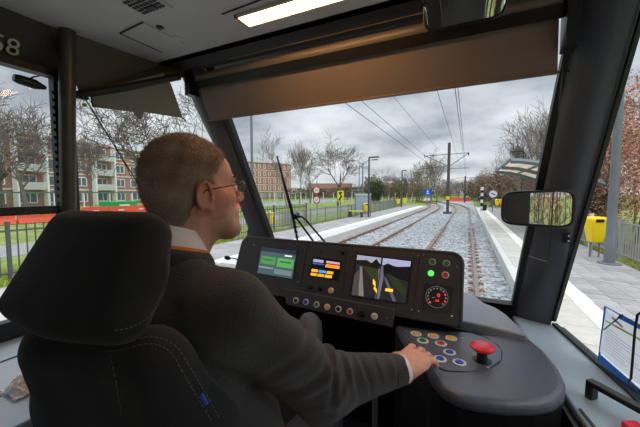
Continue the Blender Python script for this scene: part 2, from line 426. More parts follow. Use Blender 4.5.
# ---- bar fences
def fence(name, label, P, post_gap, bar_gap, h, zb, near, m, bar_r=.008, post_w=.06, rails=(.15, .95), group=None):
    """P: polyline of (x, y); near(x, y) -> True builds the bar as a part"""
    t = thing(name, label, 'fence', (P[0][0], P[0][1], zb), group=group)
    bar = MB().box((0, 0, 0), (bar_r*2, bar_r*2, h*.86)).build('b', m); mb_ = bar.data; bpy.data.objects.remove(bar)
    post = MB().box((0, 0, h/2), (post_w, post_w, h)).box((0, 0, h+.01), (post_w*1.2, post_w*1.2, .02)).build('p', m); mp = post.data; bpy.data.objects.remove(post)
    far = MB(); nb = 0
    for (x0, y0), (x1, y1) in zip(P[:-1], P[1:]):
        Ln = math.hypot(x1-x0, y1-y0); a = math.atan2(y1-y0, x1-x0)
        for f in rails: MB().box(((x0+x1)/2, (y0+y1)/2, zb+h*f), (Ln, .035, .04), rz=a).build('fence_rail', m, t)
        k = int(Ln/post_gap)
        for i in range(k+1): inst(mp, 'post', t, (x0+(x1-x0)*i/k, y0+(y1-y0)*i/k, zb), (0, 0, a))
        k = int(Ln/bar_gap)
        for i in range(k):
            x = x0+(x1-x0)*(i+.5)/k; y = y0+(y1-y0)*(i+.5)/k
            if near(x, y) and nb < 290: inst(mb_, 'bar', t, (x, y, zb+h*.54), (0, 0, a)); nb += 1
            else: far.box((x, y, zb+h*.54), (bar_r*2, bar_r*2, h*.86), rz=a)
    if far.v: tag(far.build('bars', m, t), kind='stuff')
    return t
m_fence = mat('fence grey green', (134, 138, 138), .6, metal=.2)
m_fence2 = mat('fence dark', (84, 88, 92), .6, metal=.2)
fence('bar_fence', 'grey upright bar fence seen through the left side window', [(-9.6, 0), (-9.6, 6.6), (-9.6, 18)], 1.65, .165, 1.42, 0, lambda x, y: y < 18, m_fence2, .012, .07, (.16, .86))
fence('bar_fence', 'fence of thin upright bars behind the left platform', [(-8.1, 9.5), (-8.1, 26), (-8.9, 46)], 2.0, .13, 1.15, .1, lambda x, y: y < 24, m_fence, .009, .06, (.1, .93))
fence('bar_fence', 'grey bar fence behind the right platform beyond the yellow bin', [(4.0, -14), (3.95, 9), (3.75, 16), (3.7, 40)], 2.0, .13, 1.1, .25, lambda x, y: 3 < y < 26, mat('fence pale grey', (158, 160, 160), .5), .012, .075, (.14, .93))

# ---- right hand platform furniture
t = thing('lamp_post', 'tall grey tapered lamp post on the right platform by the yellow bin', 'lamp post', (3.3, 10.2, .3))
MB().lathe((3.3, 10.2, .3), (0, 0, 1), [(.24, 0), (.24, .02), (.2, .035), (.12, .04)]).build('base_plate', m_grey, t)
MB().lathe((3.3, 10.2, .33), (0, 0, 1), [(.115, 0), (.115, .5), (.104, .52), (.10, 1.4), (.086, 4), (.07, 7)]).build('pole', m_grey, t)
MB().box((2.9, 10.2, 7.36), (.9, .2, .1)).build('lamp_head', m_dkgrey, t)
def bin_(label, c, s=1.0, rz=0):
    t = thing('litter_bin', label, 'bin', c, rz, absolute=False)
    w = .23*s; H = .72*s; z0 = .42*s
    def ring(z, a, b, y0=0): return [(-a, -b+y0, z), (a, -b+y0, z), (a, b+y0, z), (-a, b+y0, z)]
    V = ring(z0, w*.62, w*.52)+ring(z0+H*.8, w, w*.85)+ring(z0+H*.93, w*1.02, w*.8)+ring(z0+H, w*.8, w*.55, .02)
    F = [(0, 3, 2, 1)]+[(i*4+k, i*4+(k+1) % 4, i*4+4+(k+1) % 4, i*4+4+k) for i in range(3) for k in range(4)]+[(12, 13, 14, 15)]
    MB().add(V, F).build('body', m_yel, t, bevel=.035*s, seg=3)
    MB().box((-.04*s, -w*.83, z0+H*.86), (.2*s, .05, .085*s)).build('slot', m_blk, t, bevel=.01)
    for sx in (-1, 1): MB().cyl((sx*w*.5, 0, 0), (sx*w*.5, 0, z0+.1), .02*s).build('leg', m_grey, t)
    MB().box((0, .16*s, .62*s), (.1*s, .05*s, 1.2*s)).build('post', mat('pale post', (205, 205, 215), .5), t)
    return t
bin_('yellow litter bin beside the grey lamp post on the right platform', tuple(at(594, 257, z=.3)), 1.0, .35)
for i, (px, py, d, lb) in enumerate(((270, 231, 17.5, 'yellow litter bin seen just right of the left windscreen pillar'), (366.5, 216.5, 0, 'yellow litter bin at the end of the bench on the left platform'),
        (398, 207, 0, 'farther yellow bin left of the blue sign'), (404.5, 206, 0, 'farthest yellow bin by the lamp post near the blue sign'), (497, 209, 0, 'small yellow bin at far end of right platform, left of its pair'), (502, 209, 0, 'small yellow bin under the round white sign, right of its pair'))):
    p = at(px, py, z=.3) if d == 0 else at(px, py, z=.15)
    bin_(lb, (p.x, p.y, p.z if d else .3), (.85, .9, .9, .9, .95, .95)[i], .5)

# curved shelter canopy (two beams, panes between) on posts
ORD = ['first', 'second', 'third', 'fourth', 'fifth', 'sixth', 'seventh', 'eighth', 'ninth', 'tenth', 'eleventh', 'twelfth', 'thirteenth', 'fourteenth', 'fifteenth', 'sixteenth', 'seventeenth', 'eighteenth', 'nineteenth', 'twentieth', 'twenty-first', 'twenty-second', 'twenty-third', 'twenty-fourth', 'twenty-fifth', 'twenty-sixth']
t = thing('platform_shelter', 'platform shelter with curved translucent roof behind the cab mirror', 'shelter', (3.9, 15.5, .3))
SY0, SY1 = 15.5, 23.0
def arch(u):    # across the platform: low at the back, curling up over the track side
    return 4.7-3.1*u, 3.42-1.05*(1-u)**1.7
m_can = mat('canopy beam grey', (118, 130, 134), .5, metal=.2)
for yy in (SY0, (SY0+SY1)/2, SY1):
    MB().tube([(arch(u/8)[0], yy, arch(u/8)[1]+.05) for u in range(9)], .12, 6, smooth=False).build('beam', m_can, t)
for k in (0, 5, 8):
    x, z = arch(k/8); MB().box((x, (SY0+SY1)/2, z+.1), (.1, SY1-SY0, .1)).build('purlin', m_can, t)
m_pane = mat('canopy panel', (236, 228, 212), .4)
_n = m_pane.node_tree; _t = _n.nodes.new('ShaderNodeBsdfTranslucent'); _t.inputs[0].default_value = (.85, .8, .7, 1); _m = _n.nodes.new('ShaderNodeMixShader'); _m.inputs[0].default_value = .7
_n.links.new(_n.nodes['Principled BSDF'].outputs[0], _m.inputs[1]); _n.links.new(_t.outputs[0], _m.inputs[2]); _n.links.new(_m.outputs[0], _n.nodes['Material Output'].inputs[0])
for j in range(6):
    y0 = SY0+(SY1-SY0)*j/6; y1 = SY0+(SY1-SY0)*(j+1)/6
    for k in range(4):
        a = arch(k/4); b = arch((k+1)/4)
        MB().prism([(a[0], y0+.05, a[1]+.12), (b[0], y0+.05, b[1]+.12), (b[0], y1-.05, b[1]+.12), (a[0], y1-.05, a[1]+.12)], (0, 0, .02)).build('roof_panel', m_pane, t)
for yy in (SY0, (SY0+SY1)/2, SY1): MB().cyl((4.1, yy, 0), (4.1, yy, 2.75), .08).build('post', m_can, t)
for yy in (SY0+.3, SY0+4.0): MB().box((4.15, yy+1.6, 1.4), (.02, 3.0, 1.9)).build('back_pane', glassmat('outdoor glass', (.86, .9, .9)), t)

def sign_post(name, label, cat, p, h, r=.03, m=None):
    p = (p[0], p[1], -.06); h += .3; t = thing(name, label, cat, p); MB().cyl(p, (p[0], p[1], p[2]+h), r).build('post', m or m_grey, t); return t
m_wh = mat('sign white', (238, 238, 240), .5); m_red = mat('sign red', (205, 30, 40), .5); m_blue = mat('sign blue', (30, 90, 200), .5)
def facing(p): return math.atan2(-(0-p[0]), (0-p[1]))*1.0
def disc_sign(t, c, r, txt, ring=True, bg=None, size=None):
    n = Vector((0, -1, 0)); c = Vector(c)
    if ring: MB().disc(c, n, r, .02, 28).build('rim', m_red, t); c = c+n*.021
    MB().disc(c, n, r*(.76 if ring else 1), .01, 28).build('face', bg or m_wh, t)
    text(txt, size or r*.85, m_blk, t, 'lettering', Matrix.Translation(c+n*.012) @ Matrix.Rotation(pi/2, 4, 'X'))
p = at(317, 216, y=20); t = sign_post('speed_sign', 'post with two round red-rimmed speed signs above one another', 'sign', (p.x, 20, .15), 2.75)
disc_sign(t, (p.x, 19.95, at(317, 190.3, y=20).z), .27, '30'); disc_sign(t, (p.x, 19.95, at(317, 199.8, y=20).z), .27, '50')
p = at(340.5, 214, y=22); t = sign_post('warning_sign', 'yellow rectangular sign with black arrow on a post behind the left fence', 'sign', (p.x, 22, .15), 2.2)
c = at(340.5, 196.2, y=22); MB().box(c, (.5, .03, .82)).build('panel', mat('sign yellow', (235, 235, 40), .5), t)
MB().prism([(c.x-.15, 21.97, c.z+.32), (c.x+.15, 21.97, c.z+.32), (c.x, 21.97, c.z+.05)], (0, -.01, 0)).build('arrow_head', m_blk, t)
MB().prism([(c.x-.18, 21.97, c.z-.3), (c.x-.08, 21.97, c.z-.34), (c.x+.17, 21.97, c.z+.02), (c.x+.05, 21.97, c.z+.06)], (0, -.01, 0)).build('arrow_shaft', m_blk, t)
p = at(427, 206, y=52); t = sign_post('blue_sign', 'square blue road sign with white symbol far left of the mast', 'sign', (p.x, 52, .2), 2.8, .06)
c = at(427.5, 192.5, y=52); MB().box(c, (1.3, .06, 1.0)).build('panel', m_blue, t)
MB().cyl(c+Vector((0, -.05, -.05)), c+Vector((0, -.05, .32)), .11).build('symbol', m_wh, t); MB().box(c+Vector((.05, -.05, -.2)), (.5, .03, .1)).build('symbol_bar', m_wh, t)
MB().box(at(427, 199.5, y=52), (.9, .05, .35)).build('lower_plate', m_wh, t)
p = at(492.5, 209, y=34); t = sign_post('round_sign', 'round white sign with a grey border at the far end of the right platform', 'sign', (p.x, 34, .3), 2.6, .05)
MB().disc((p.x, 33.9, at(492.5, 194, y=34).z), (0, -1, 0), .4, .03).build('rim', m_grey, t); MB().disc((p.x, 33.86, at(492.5, 194, y=34).z), (0, -1, 0), .33, .02).build('face', m_wh, t)
MB().box((p.x, 33.83, at(492.5, 194, y=34).z), (.36, .01, .09), R=Matrix.Rotation(.5, 3, 'Y')).build('symbol', m_dkgrey, t)
# striped track signal post beside the platform end
p = at(481.5, 209, y=36); t = thing('striped_post', 'black and white striped post at the far end of the right platform', 'post', (p.x, 36, 0))
for k in range(7): MB().box((p.x, 36, .2+k*.35), (.24, .12, .35)).build('band', m_wh if k % 2 else m_blk, t)
MB().box((p.x, 35.92, 2.55), (.3, .06, .35)).build('top_plate', m_wh, t)
p = at(483.5, 209, y=36); MB().box((p.x+.1, 36, .5), (.35, .3, .8)).build('foot_box', m_blk, t)

# bench and advertising pane on the left platform
p = at(356, 217, z=.3); t = thing('platform_bench', 'bench with yellow green seat on the left platform', 'bench', (p.x, p.y, .3), .0)
bx, by = p.x, p.y
m_lime = mat('lime seat', (222, 226, 40), .5)
for k in range(3): MB().box((bx, by-.18+.18*k, .74), (1.05, .14, .05)).build('slat', m_lime, t)
for sx in (-.45, .45): MB().box((bx+sx, by, .5), (.1, .42, .44)).build('leg', m_dkgrey, t)
for sx in (-.45, .45): MB().box((bx+sx, by+.25, .95), (.04, .04, .5)).build('back_post', m_dkgrey, t)
p = at(357, 217, z=.3); bx, by = p.x+.1, p.y+1.1
t = thing('poster_case', 'glass wind screen panel behind the platform bench', 'screen', (bx, by, .3))
for sx in (-.62, .62): MB().box((bx+sx, by, 1.2), (.06, .06, 1.8)).build('post', m_grey, t)
MB().box((bx, by, 1.25), (1.2, .02, 1.3)).build('pane', mat('frosted pane', (168, 182, 200), .2), t); MB().box((bx, by, 1.98), (1.3, .1, .14)).build('top_beam', mat('beam pale blue', (190, 205, 212), .5), t)

# lamp posts along the left platform, street lamps
def lamp(label, x, y, zb, H, arm, m, r=.07, double=False, z0=None):
    t = thing('street_lamp', label, 'lamp post', (x, y, zb))
    MB().cyl((x, y, zb), (x, y, zb+H), r, r2=r*.7).build('pole', m, t)
    if double:
        for s in (-1, 1):
            MB().tube([(x, y, zb+H-.1), (x+s*arm*.5, y, zb+H+.35), (x+s*arm, y, zb+H+.4)], r*.45, 6).build('arm', m, t)
            MB().box((x+s*arm*1.1, y, zb+H+.38), (.7, .25, .12)).build('lamp_head', m, t)
    else:
        MB().box((x+arm*.5, y, zb+H), (arm, .16, .09)).build('lamp_head', m, t)
    return t
pz = lambda px, py, yy: at(px, py, y=yy)
p = at(368.5, 217, z=.3); lamp('dark lamp post with square head beside the left platform bench', p.x, p.y, .3, at(369, 157.5, y=p.y).z-.3, .75, m_dkgrey, .075)
p = at(401.5, 207, z=.3); lamp('farther dark lamp post on the left platform near the blue sign', p.x, p.y, .3, at(402, 170.5, y=p.y).z-.3, .6, m_dkgrey, .09)
p = pz(362.5, 205, 36); lamp('grey double-armed street lamp just left of the dark platform lamp', p.x, 36, 0, at(362.5, 163.5, y=36).z, 1.35, m_grey, .1, True)
p = pz(359, 205, 40); lamp('slender single street lamp behind the double-armed one', p.x, 40, 0, at(359, 167, y=40).z, .6, m_grey, .07)
p = pz(253, 235, 16); t = thing('tall_mast', 'tall plain grey pole right of the left windscreen pillar', 'pole', (p.x, 16, 0)); MB().cyl((p.x, 16, 0), (p.x, 16, 9.5), .09, r2=.07).build('pole', m_grey, t)
p = pz(521, 205, 30); lamp('black lantern lamp standing behind the right platform shelter', p.x, 30, .3, at(521, 151.5, y=30).z-.3, -.9, m_dkgrey, .05)

# overhead line mast with brackets
t = thing('catenary_mast', 'dark overhead line mast between the two tracks with wire brackets', 'mast', (-1.95, 33.4, 0))
MX, MY = at(447.5, 212, y=33.4).x, 33.4
MB().box((MX, MY, .08), (.8, .8, .3)).build('foundation', mat('foundation', (90, 90, 92), .9), t)
MB().box((MX, MY, 3.6), (.26, .26, 6.9)).build('post', mat('mast dark', (84, 84, 84), .6, metal=.2), t)
MB().box((MX, MY-.15, at(447, 198, y=MY).z), (.3, .03, .34)).build('number_plate', m_yel, t)
zb = at(448, 155, y=MY).z; zl = at(448, 165, y=MY).z
MB().cyl((MX-2.3, MY, zb), (MX+1.75, MY, zb+.12), .035, 6).build('bracket_tube', m_dkgrey, t)
MB().cyl((MX+.1, MY, zl-.1), (MX+1.75, MY, zb+.1), .035, 6).build('bracket_strut', m_dkgrey, t)
MB().cyl((MX-.1, MY, zl-.1), (MX-2.2, MY, zb+.0), .03, 6).build('bracket_strut', m_dkgrey, t)
MB().cyl((MX-3.0, MY, zl-.35), (MX-.1, MY, zl-.1), .025, 6).build('registration_arm', m_dkgrey, t)
MB().cyl((MX+.1, MY, zl-.35), (MX+1.9, MY, zl-.35), .025, 6).build('registration_arm', m_dkgrey, t)
for sx in (-2.3, -1.5, 1.75): MB().lathe((MX+sx, MY, zb-.15), (0, 0, 1), [(.02, 0), (.07, .05), (.03, .1), (.07, .15), (.03, .2), (.07, .25), (.02, .3)], 8).build('insulator', m_dkgrey, t)
p = at(464.5, 205, y=75); t = thing('catenary_mast', 'farther small overhead line mast right of the near mast', 'mast', (p.x, 75, 0))
MB().box((p.x, 75, 2.9), (.3, .3, 5.8)).build('post', m_dkgrey, t); MB().cyl((p.x-2, 75, 5.4), (p.x+2, 75, 5.4), .05, 6).build('bracket_tube', m_dkgrey, t)
m_wire = mat('wire', (70, 72, 78), .5)
def wire(label, x, z, sag=0, x2=None, z2=None, r=.012):
    x2 = x if x2 is None else x2; z2 = z if z2 is None else z2; P = []
    for i in range(25):
        u = i/24; P.append((x+(x2-x)*u, -2+u*77, z+(z2-z)*u-sag*sin(u*pi*2)**2))
    tag(MB().tube(P, r, 5).build('overhead_wire', m_wire), label, 'wire')
wire('upper overhead wire of the near track running to the mast', -.42, 5.75, .0); wire('lower overhead contact wire of the near track', -.47, 5.45)
wire('feeder wire left of the near track wires', -1.35, 6.5, x2=-1.35, z2=6.9)
wire('lowest overhead wire above the second track', -3.97, 5.25); wire('middle overhead wire above the second track', -3.97, 5.8); wire('topmost overhead wire above the second track', -3.97, 7.1, x2=-2.6, z2=7.1, r=.009)

# ---- red barriers, green box, noise screen on the left
m_bar = mat('barrier red orange', (226, 92, 66), .6); m_bar2 = mat('barrier white', (235, 230, 226), .6)
proto = thing('barrier', 'x', 'barrier', (0, 0, 0), absolute=False, group='red road barriers along the left road')
V = [(-.24, -.97, 0), (.24, -.97, 0), (.24, .97, 0), (-.24, .97, 0), (-.1, -.97, .35), (.1, -.97, .35), (.1, .97, .35), (-.1, .97, .35), (-.07, -.97, .95), (.07, -.97, .95), (.07, .97, .95), (-.07, .97, .95)]
F = [(0, 3, 2, 1)]+[(i*4+k, i*4+(k+1) % 4, i*4+4+(k+1) % 4, i*4+4+k) for i in range(2) for k in range(4)]+[(8, 9, 10, 11)]
MB().add(V, F).build('body', m_bar, proto); MB().box((.12, 0, .6), (.03, .5, .1)).build('reflector', m_bar2, proto)
proto['label'] = 'red plastic road barrier, first from the left end of the long row'; first = True
for k in range(17):
    y = 3+k*2.02
    if first: proto.location = (-28, y, .0); first = False
    else: dup(proto, (-28+.15*sin(k*2.1), y, .0), .04*sin(k*3.3), 'red plastic road barrier, %s from the left end of the long row' % ORD[k])
p = at(119, 207, x=-31); t = thing('green_container', 'long green container with a white sign behind the red barriers', 'container', (-31, p.y, 0))
MB().box((-31, p.y, .8), (1.8, 2.6, 1.0)).build('body', mat('container green', (30, 160, 80), .5), t, bevel=.05)
for sy in (-1.5, 1.5): MB().box((-31, p.y+sy*.7, .15), (1.6, .2, .3)).build('skid', m_dkgrey, t)
MB().box((-30.08, p.y, .85), (.02, 1.0, .3)).build('sign_plate', m_wh, t)
t = thing('noise_screen', 'low glass noise screen with green cap beyond the barriers', 'screen', (-42, 0, 0))
for k in range(26):
    y = 2+k*3.0
    MB().box((-42, y, 1.1), (.05, 2.9, 1.8)).build('pane', glassmat('tinted glass', (.93, .97, .96)), t); MB().box((-42, y+1.5, 1.1), (.12, .1, 2.2)).build('post', m_wh, t)
MB().box((-42, 40, 2.15), (.12, 78, .16)).build('top_rail', mat('green cap', (70, 120, 95), .5), t)
t = thing('noise_screen', 'pale green glass fence behind the left platform trees', 'screen', (-26, 30, 0))
for k in range(18):
    x0 = -31+k*1.0; y0 = 44+k*2.9
    MB().box((x0, y0, 1.15), (.05, 2.9, 1.9), rz=-.33).build('pane', glassmat('tinted glass', (.93, .97, .96)), t); MB().box((x0+.5, y0+1.45, 1.1), (.1, .1, 2.2)).build('post', m_wh, t)

# ---- buildings
m_brick = mat('facade brick', (164, 122, 108), .9, noise=.1, nscale=2.5, bump=.3, bscale=30); m_frame = mat('window frame white', (232, 232, 228), .6)
m_win = mat('window glass dark', (92, 104, 116), .12, spec=.8); m_balc = mat('balcony pale', (206, 208, 204), .7); m_roof = mat('roof edge', (196, 192, 186), .8); m_balg = mat('balcony panel', (186, 192, 188), .6)
def building(name, label, O, ang, Ln, H, floors, bays, depth, mb, balconies=True, wfrac=.62, hz0=0, group=None, groundband=True):
    """O: right-hand end of the facade; the facade runs along local -X; local -Y looks at the tracks"""
    t = thing(name, label, 'building', O, ang, absolute=False)
    MB().box((-Ln/2, depth/2, H/2), (Ln, depth, H)).build('wall', mb, t)
    MB().box((-Ln/2, depth/2, H+.15), (Ln+.7, depth+.7, .3)).build('roof', m_roof, t)
    bw = Ln/bays; fh = H/floors; w = bw*wfrac; h = fh*.55
    f = MB()
    for (cx_, cz_, sx, sz) in ((0, h/2, w, .12), (0, -h/2, w, .12), (-w/2, 0, .12, h), (w/2, 0, .12, h), (w*.12, 0, .09, h)): f.box((cx_, -.06, cz_), (sx, .16, sz))
    fo = f.build('f', m_frame); mf = fo.data; bpy.data.objects.remove(fo)
    po = MB().box((0, -.02, 0), (w, .06, h)).build('p', m_win); mp = po.data; bpy.data.objects.remove(po)
    for i in range(bays):
        for j in range(floors):
            c = (-(i+.5)*bw, 0, (j+.52)*fh); wo = inst(mf, 'window', t, c, local=True); inst(mp, 'pane', wo, (0, 0, 0), local=True)
            if balconies and i % 3 == 2 and j > 0:
                b = MB().box((c[0], -.7, j*fh+.05), (bw*1.02, 1.3, .16)).build('balcony', m_balc, t)
                MB().box((c[0], -1.32, j*fh+.6), (bw*1.0, .05, .85)).build('railing', m_balg, b)
        if balconies and i % 3 == 2:
            for s in (-.5, .5): MB().box((-(i+.5+s)*bw, -1.0, H/2), (.26, .9, H)).build('column', m_frame, t)
    for j in range(1, floors): MB().box((-Ln/2, -.04, j*fh-.0), (Ln, .1, .22)).build('floor_band', m_balc, t)
    return t
A = at(143, 193, d=66); ang = rad(90+12)   # facade direction
building('apartment_building', 'long brick apartment block with white balconies seen through the left side windows', (A.x, A.y, 0), ang, 78, 10.6, 4, 20, 12, m_brick)
A = at(291, 193, d=118)
building('apartment_building', 'tall reddish brick apartment block just right of the left windscreen pillar', (A.x, A.y, 0), rad(62), 24, 12.8, 5, 12, 14, mat('facade brick orange', (176, 122, 96), .9, noise=.1, nscale=2), False, .4)
A = at(224, 193, d=92)
building('apartment_building', 'low brick row of flats between the two larger blocks', (A.x, A.y, 0), rad(75), 18, 9.0, 3, 6, 10, m_brick, False, .5)
for i, (px, d, w, h, lb) in enumerate(((330, 145, 20, 4.0, 'low reddish house behind the speed signs'), (398, 155, 22, 4.4, 'low house half hidden behind the far tree line'))):
    A = at(px, 193, d=d); t = thing('house', lb, 'house', (A.x, A.y, 0), rad(20), absolute=False)
    MB().box((0, 0, h/2), (w, 8, h)).build('wall', m_brick, t)
    MB().prism([(-w/2-.4, -4.4, h), (-w/2-.4, 4.4, h), (-w/2-.4, 0, h+2.6)], (w+.8, 0, 0)).build('roof', mat('roof tile', (120, 84, 74), .9), t)
    for k in range(5): wo = MB().box((-w/2+w*(k+.5)/5, -4.03, h*.5), (1.4, .1, 1.2)).build('window', m_frame, t); MB().box((-w/2+w*(k+.5)/5, -4.09, h*.5), (1.2, .04, 1.0)).build('pane', m_win, wo)
# far crossing clutter: red barriers at the level crossing
for i in range(3):
    A = at(452+i*7.4, 202, y=84+i*.5)
    o = dup(proto, (A.x, A.y, 0), pi/2+.1*i); o['label'] = '%s red barrier from the left at the distant bend of the tracks' % ORD[i]; o['group'] = 'red barriers at the distant crossing'

# ---- trees
def grow(seed, H, spread=.6, levels=5, trunk=.28, r0=.16, upness=.35, nb=(3, 5), twig=.012, droop=0, minr=.006):
    rnd = random.Random(seed); m = MB(); tips = []
    def branch(p, d, ln, r, lv):
        n = 4 if lv < 3 else 3; pts = [p]; rs = [r]; q = p; dd = d.copy()
        for i in range(n):
            dd = (dd+Vector((rnd.uniform(-1, 1), rnd.uniform(-1, 1), rnd.uniform(-.6, 1)))*.13).normalized()
            dd.z += upness*.12 if lv else .05
            dd.normalize(); q = q+dd*(ln/n); pts.append(q); rs.append(max(minr, r*(1-.6*(i+1)/n)))
        m.tube(pts, rs, 6 if lv < 2 else (4 if lv < 3 else 3), cap=False, smooth=lv < 2)
        if lv >= levels: tips.append(q); return
        k = rnd.randint(*nb)+(2 if lv == 0 else 0)
        for i in range(k):
            u = rnd.uniform(.35, 1.0) if lv else rnd.uniform(.45, 1.0); idx = min(n-1, int(u*n)); a = pts[idx].lerp(pts[idx+1], u*n-idx)
            az = rnd.uniform(0, 2*pi)+i*2.4; td = (pts[idx+1]-pts[idx]).normalized(); o = td.orthogonal().normalized(); o.rotate(Matrix.Rotation(az, 3, td))
            nd = (td*(1-spread*.5)+o*spread+Vector((0, 0, upness*.4-droop*lv*.1))).normalized()
            branch(a, nd, ln*rnd.uniform(.55, .82), max(minr, rs[idx]*.6), lv+1)
    branch(Vector((0, 0, 0)), Vector((rnd.uniform(-.05, .05), rnd.uniform(-.05, .05), 1)).normalized(), H*trunk, r0, 0)
    return m, tips
BARE = []
for i, kw in enumerate((dict(seed=3, H=9, spread=.75, levels=5, trunk=.42, r0=.17, nb=(3, 4), minr=.012), dict(seed=8, H=9, spread=.6, levels=5, trunk=.45, r0=.15, nb=(3, 4), minr=.012),
        dict(seed=15, H=9, spread=.9, levels=5, trunk=.4, r0=.2, nb=(3, 4), minr=.012), dict(seed=21, H=9, spread=.5, levels=4, trunk=.5, r0=.12, nb=(4, 6), upness=.7, minr=.014))):
    m, tips = grow(**kw); o = m.build('tree', m_bark if i != 1 else m_bark2); BARE.append((o.data, max(v.co.z for v in o.data.vertices))); bpy.data.objects.remove(o)
def bare_tree(label, x, y, H, v=0, rz=0, zb=0, group=None, sx=1):
    me, h = BARE[v]; o = inst(me, 'bare_tree', None, (x, y, zb-.05), (0, 0, rz), (H/h*sx, H/h*sx, H/h)); tag(o, label, 'tree', group); return o
def leafy(name, label, x, y, zb, H, W, D, col, n, leaf, seed, group=None, stemcol=None, bot=.1):
    """bush or leaf-holding tree: real stems and thousands of small leaf blades"""
    rs = np.random.RandomState(seed); t = thing(name, label, 'tree' if 'tree' in name else 'hedge', (x, y, zb), group=group, absolute=False)
    m = MB()
    for k in range(max(3, int(W*2))):
        bx_ = rs.uniform(-W*.35, W*.35); by_ = rs.uniform(-D*.3, D*.3); q = Vector((bx_, by_, 0)); P = [q]
        for j in range(5): q = q+Vector((rs.normal()*.12*H/5, rs.normal()*.12*H/5, H*.9/5)); P.append(q)
        m.tube(P, [.05*H/5*(1-.15*j) for j in range(6)], 4, cap=False)
        for j in range(10):
            u = rs.uniform(.15, .95); a = P[int(u*5)]; b = a+Vector((rs.normal()*W*.2, rs.normal()*D*.2, rs.uniform(.2, .6)*H*.25)); m.tube([a, b], [.015*H/5, .006], 3, cap=False)
    m.build('stem', stemcol or m_bark, t)
    g = rs.normal(size=(n, 3)); g /= np.linalg.norm(g, axis=1)[:, None]; rr = rs.rand(n)**.28
    lump = 1+.18*np.sin(g[:, 0]*5+seed)*np.cos(g[:, 2]*6+seed*2)+.12*np.sin(g[:, 1]*11+seed)
    C0 = g*(rr*lump)[:, None]*np.array([W/2, D/2, H*(1-bot)/2])+np.array([0, 0, H*(1+bot)/2])
    a = rs.normal(size=(n, 3)); a /= np.linalg.norm(a, axis=1)[:, None]; b = np.cross(a, rs.normal(size=(n, 3))); b /= np.linalg.norm(b, axis=1)[:, None]
    s = leaf*(.6+.8*rs.rand(n))[:, None]
    V = np.stack([C0-a*s, C0+b*s*.5, C0+a*s, C0-b*s*.5], 1).reshape(-1, 3); F = np.arange(4*n).reshape(-1, 4)
    me = bpy.data.meshes.new('leaves'); me.from_pydata(V.tolist(), [], F.tolist()); me.materials.append(col[0]); me.materials.append(col[1])
    me.polygons.foreach_set('material_index', rs.randint(0, 2, n)); o = bpy.data.objects.new('leaves', me); COL.objects.link(o); o.parent = t; o['kind'] = 'stuff'
    return t
LB = (mat('beech leaf', (186, 122, 96), .8), mat('beech leaf pale', (214, 170, 142), .8)); LG = (mat('green leaf', (86, 92, 48), .8), mat('olive leaf', (124, 120, 66), .8))
LD = (mat('dark green leaf', (54, 66, 44), .8), mat('mid green leaf', (78, 88, 54), .8)); LR = (mat('twig brown', (112, 88, 76), .9), mat('twig tan', (142, 118, 92), .9))
# two young trees and clumps left of centre
p = at(287, 205, y=40); bare_tree('bare tree with twin trunks left of the speed signs', p.x, 40, 11.5, 1, .6)
p = at(338, 205, y=44); bare_tree('spreading bare tree just above the yellow sign', p.x, 44, 11.3, 0, 2.2)
p = at(300, 205, y=52); bare_tree('dense bare tree between the twin-trunked tree and the speed signs', p.x, 52, 12.6, 3, 1.0, sx=.8)
p = at(310, 205, y=58); bare_tree('thin bare tree behind the speed signs', p.x, 58, 12.0, 1, 3.0)
# left trees in front of the flats
for i, (px, d, H, v, rz, lb) in enumerate(((2, 36, 14, 2, 0, 'bare tree at the left edge of the side window'), (26, 30, 12.0, 0, 1.3, 'bare tree in front of the flats, inside the opening side window'),
        (90, 38, 10.0, 3, 2.0, 'bare tree right of the cab door post'), (165, 22, 11.5, 2, 4.1, 'large bare tree above the driver head'),
        (-40, 30, 15, 2, 3.1, 'bare tree beyond the left picture edge'))):
    A = at(px, 193, d=d); bare_tree(lb, A.x, A.y, H, v, rz)
# far tree line
rnd = random.Random(5)
CN = {}; YT = [175, 168, 180, 170, 178, 172, 172, 165, 150, 155, 178, 180, 178, 180, 178, 170, 170, 164, 170, 166, 162, 182, 178]
for i, (px, y, H, kind) in enumerate(((372, 70, 8, 'g'), (380, 64, 9.5, 'b1'), (376, 60, 8.5, 'd'), (390, 75, 10, 'b0'), (399, 88, 9.5, 'g'), (409, 78, 10.5, 'b3'), (418, 92, 11, 'b1'), (424, 72, 11.5, 'g2'), (431, 62, 15.0, 'b1'), (437, 66, 14.5, 'b3'),
        (443, 95, 12, 'r'), (452, 110, 11, 'r'), (459, 98, 10.5, 'b0'), (463, 125, 13, 'r'), (472, 105, 12, 'r'), (480, 92, 14, 'b3'), (487, 84, 13.5, 'r'), (494, 70, 12, 'b1'), (499, 66, 10.5, 'r'), (507, 56, 10, 'r'), (516, 48, 10.5, 'b3'), (474, 88, 9.5, 'r'), (484, 70, 8.5, 'r'))):
    A = at(px, 193, y=y); H = (193-YT[i])/309*(A-CAM).dot(FW)+2.1; pos = ['left of the blue sign', 'between blue sign and near mast', 'right of the near mast'][0 if px < 427 else 1 if px < 448 else 2]; CN[pos+kind[0]] = CN.get(pos+kind[0], -1)+1; od = ORD[CN[pos+kind[0]]]
    if kind[0] == 'b': bare_tree('%s bare tree in the distant tree line %s' % (od, pos), A.x, A.y, H, int(kind[1]), i*1.7, group='bare trees of the distant tree line')
    else:
        c = dict(g=LG, d=LD, r=LR)[kind[0]]; leafy('bushy_tree', {'g': 'olive leafy tree', 'd': 'dark green tree', 'r': 'dense brown twiggy tree'}[kind[0]]+', %s one %s in the distance' % (od, pos), A.x, A.y, 0, H, H*.75, H*.7, c, 2200 if kind[0] != 'r' else 3200, .16 if kind[0] != 'r' else .11, i, group='leafy trees of the distant tree line')
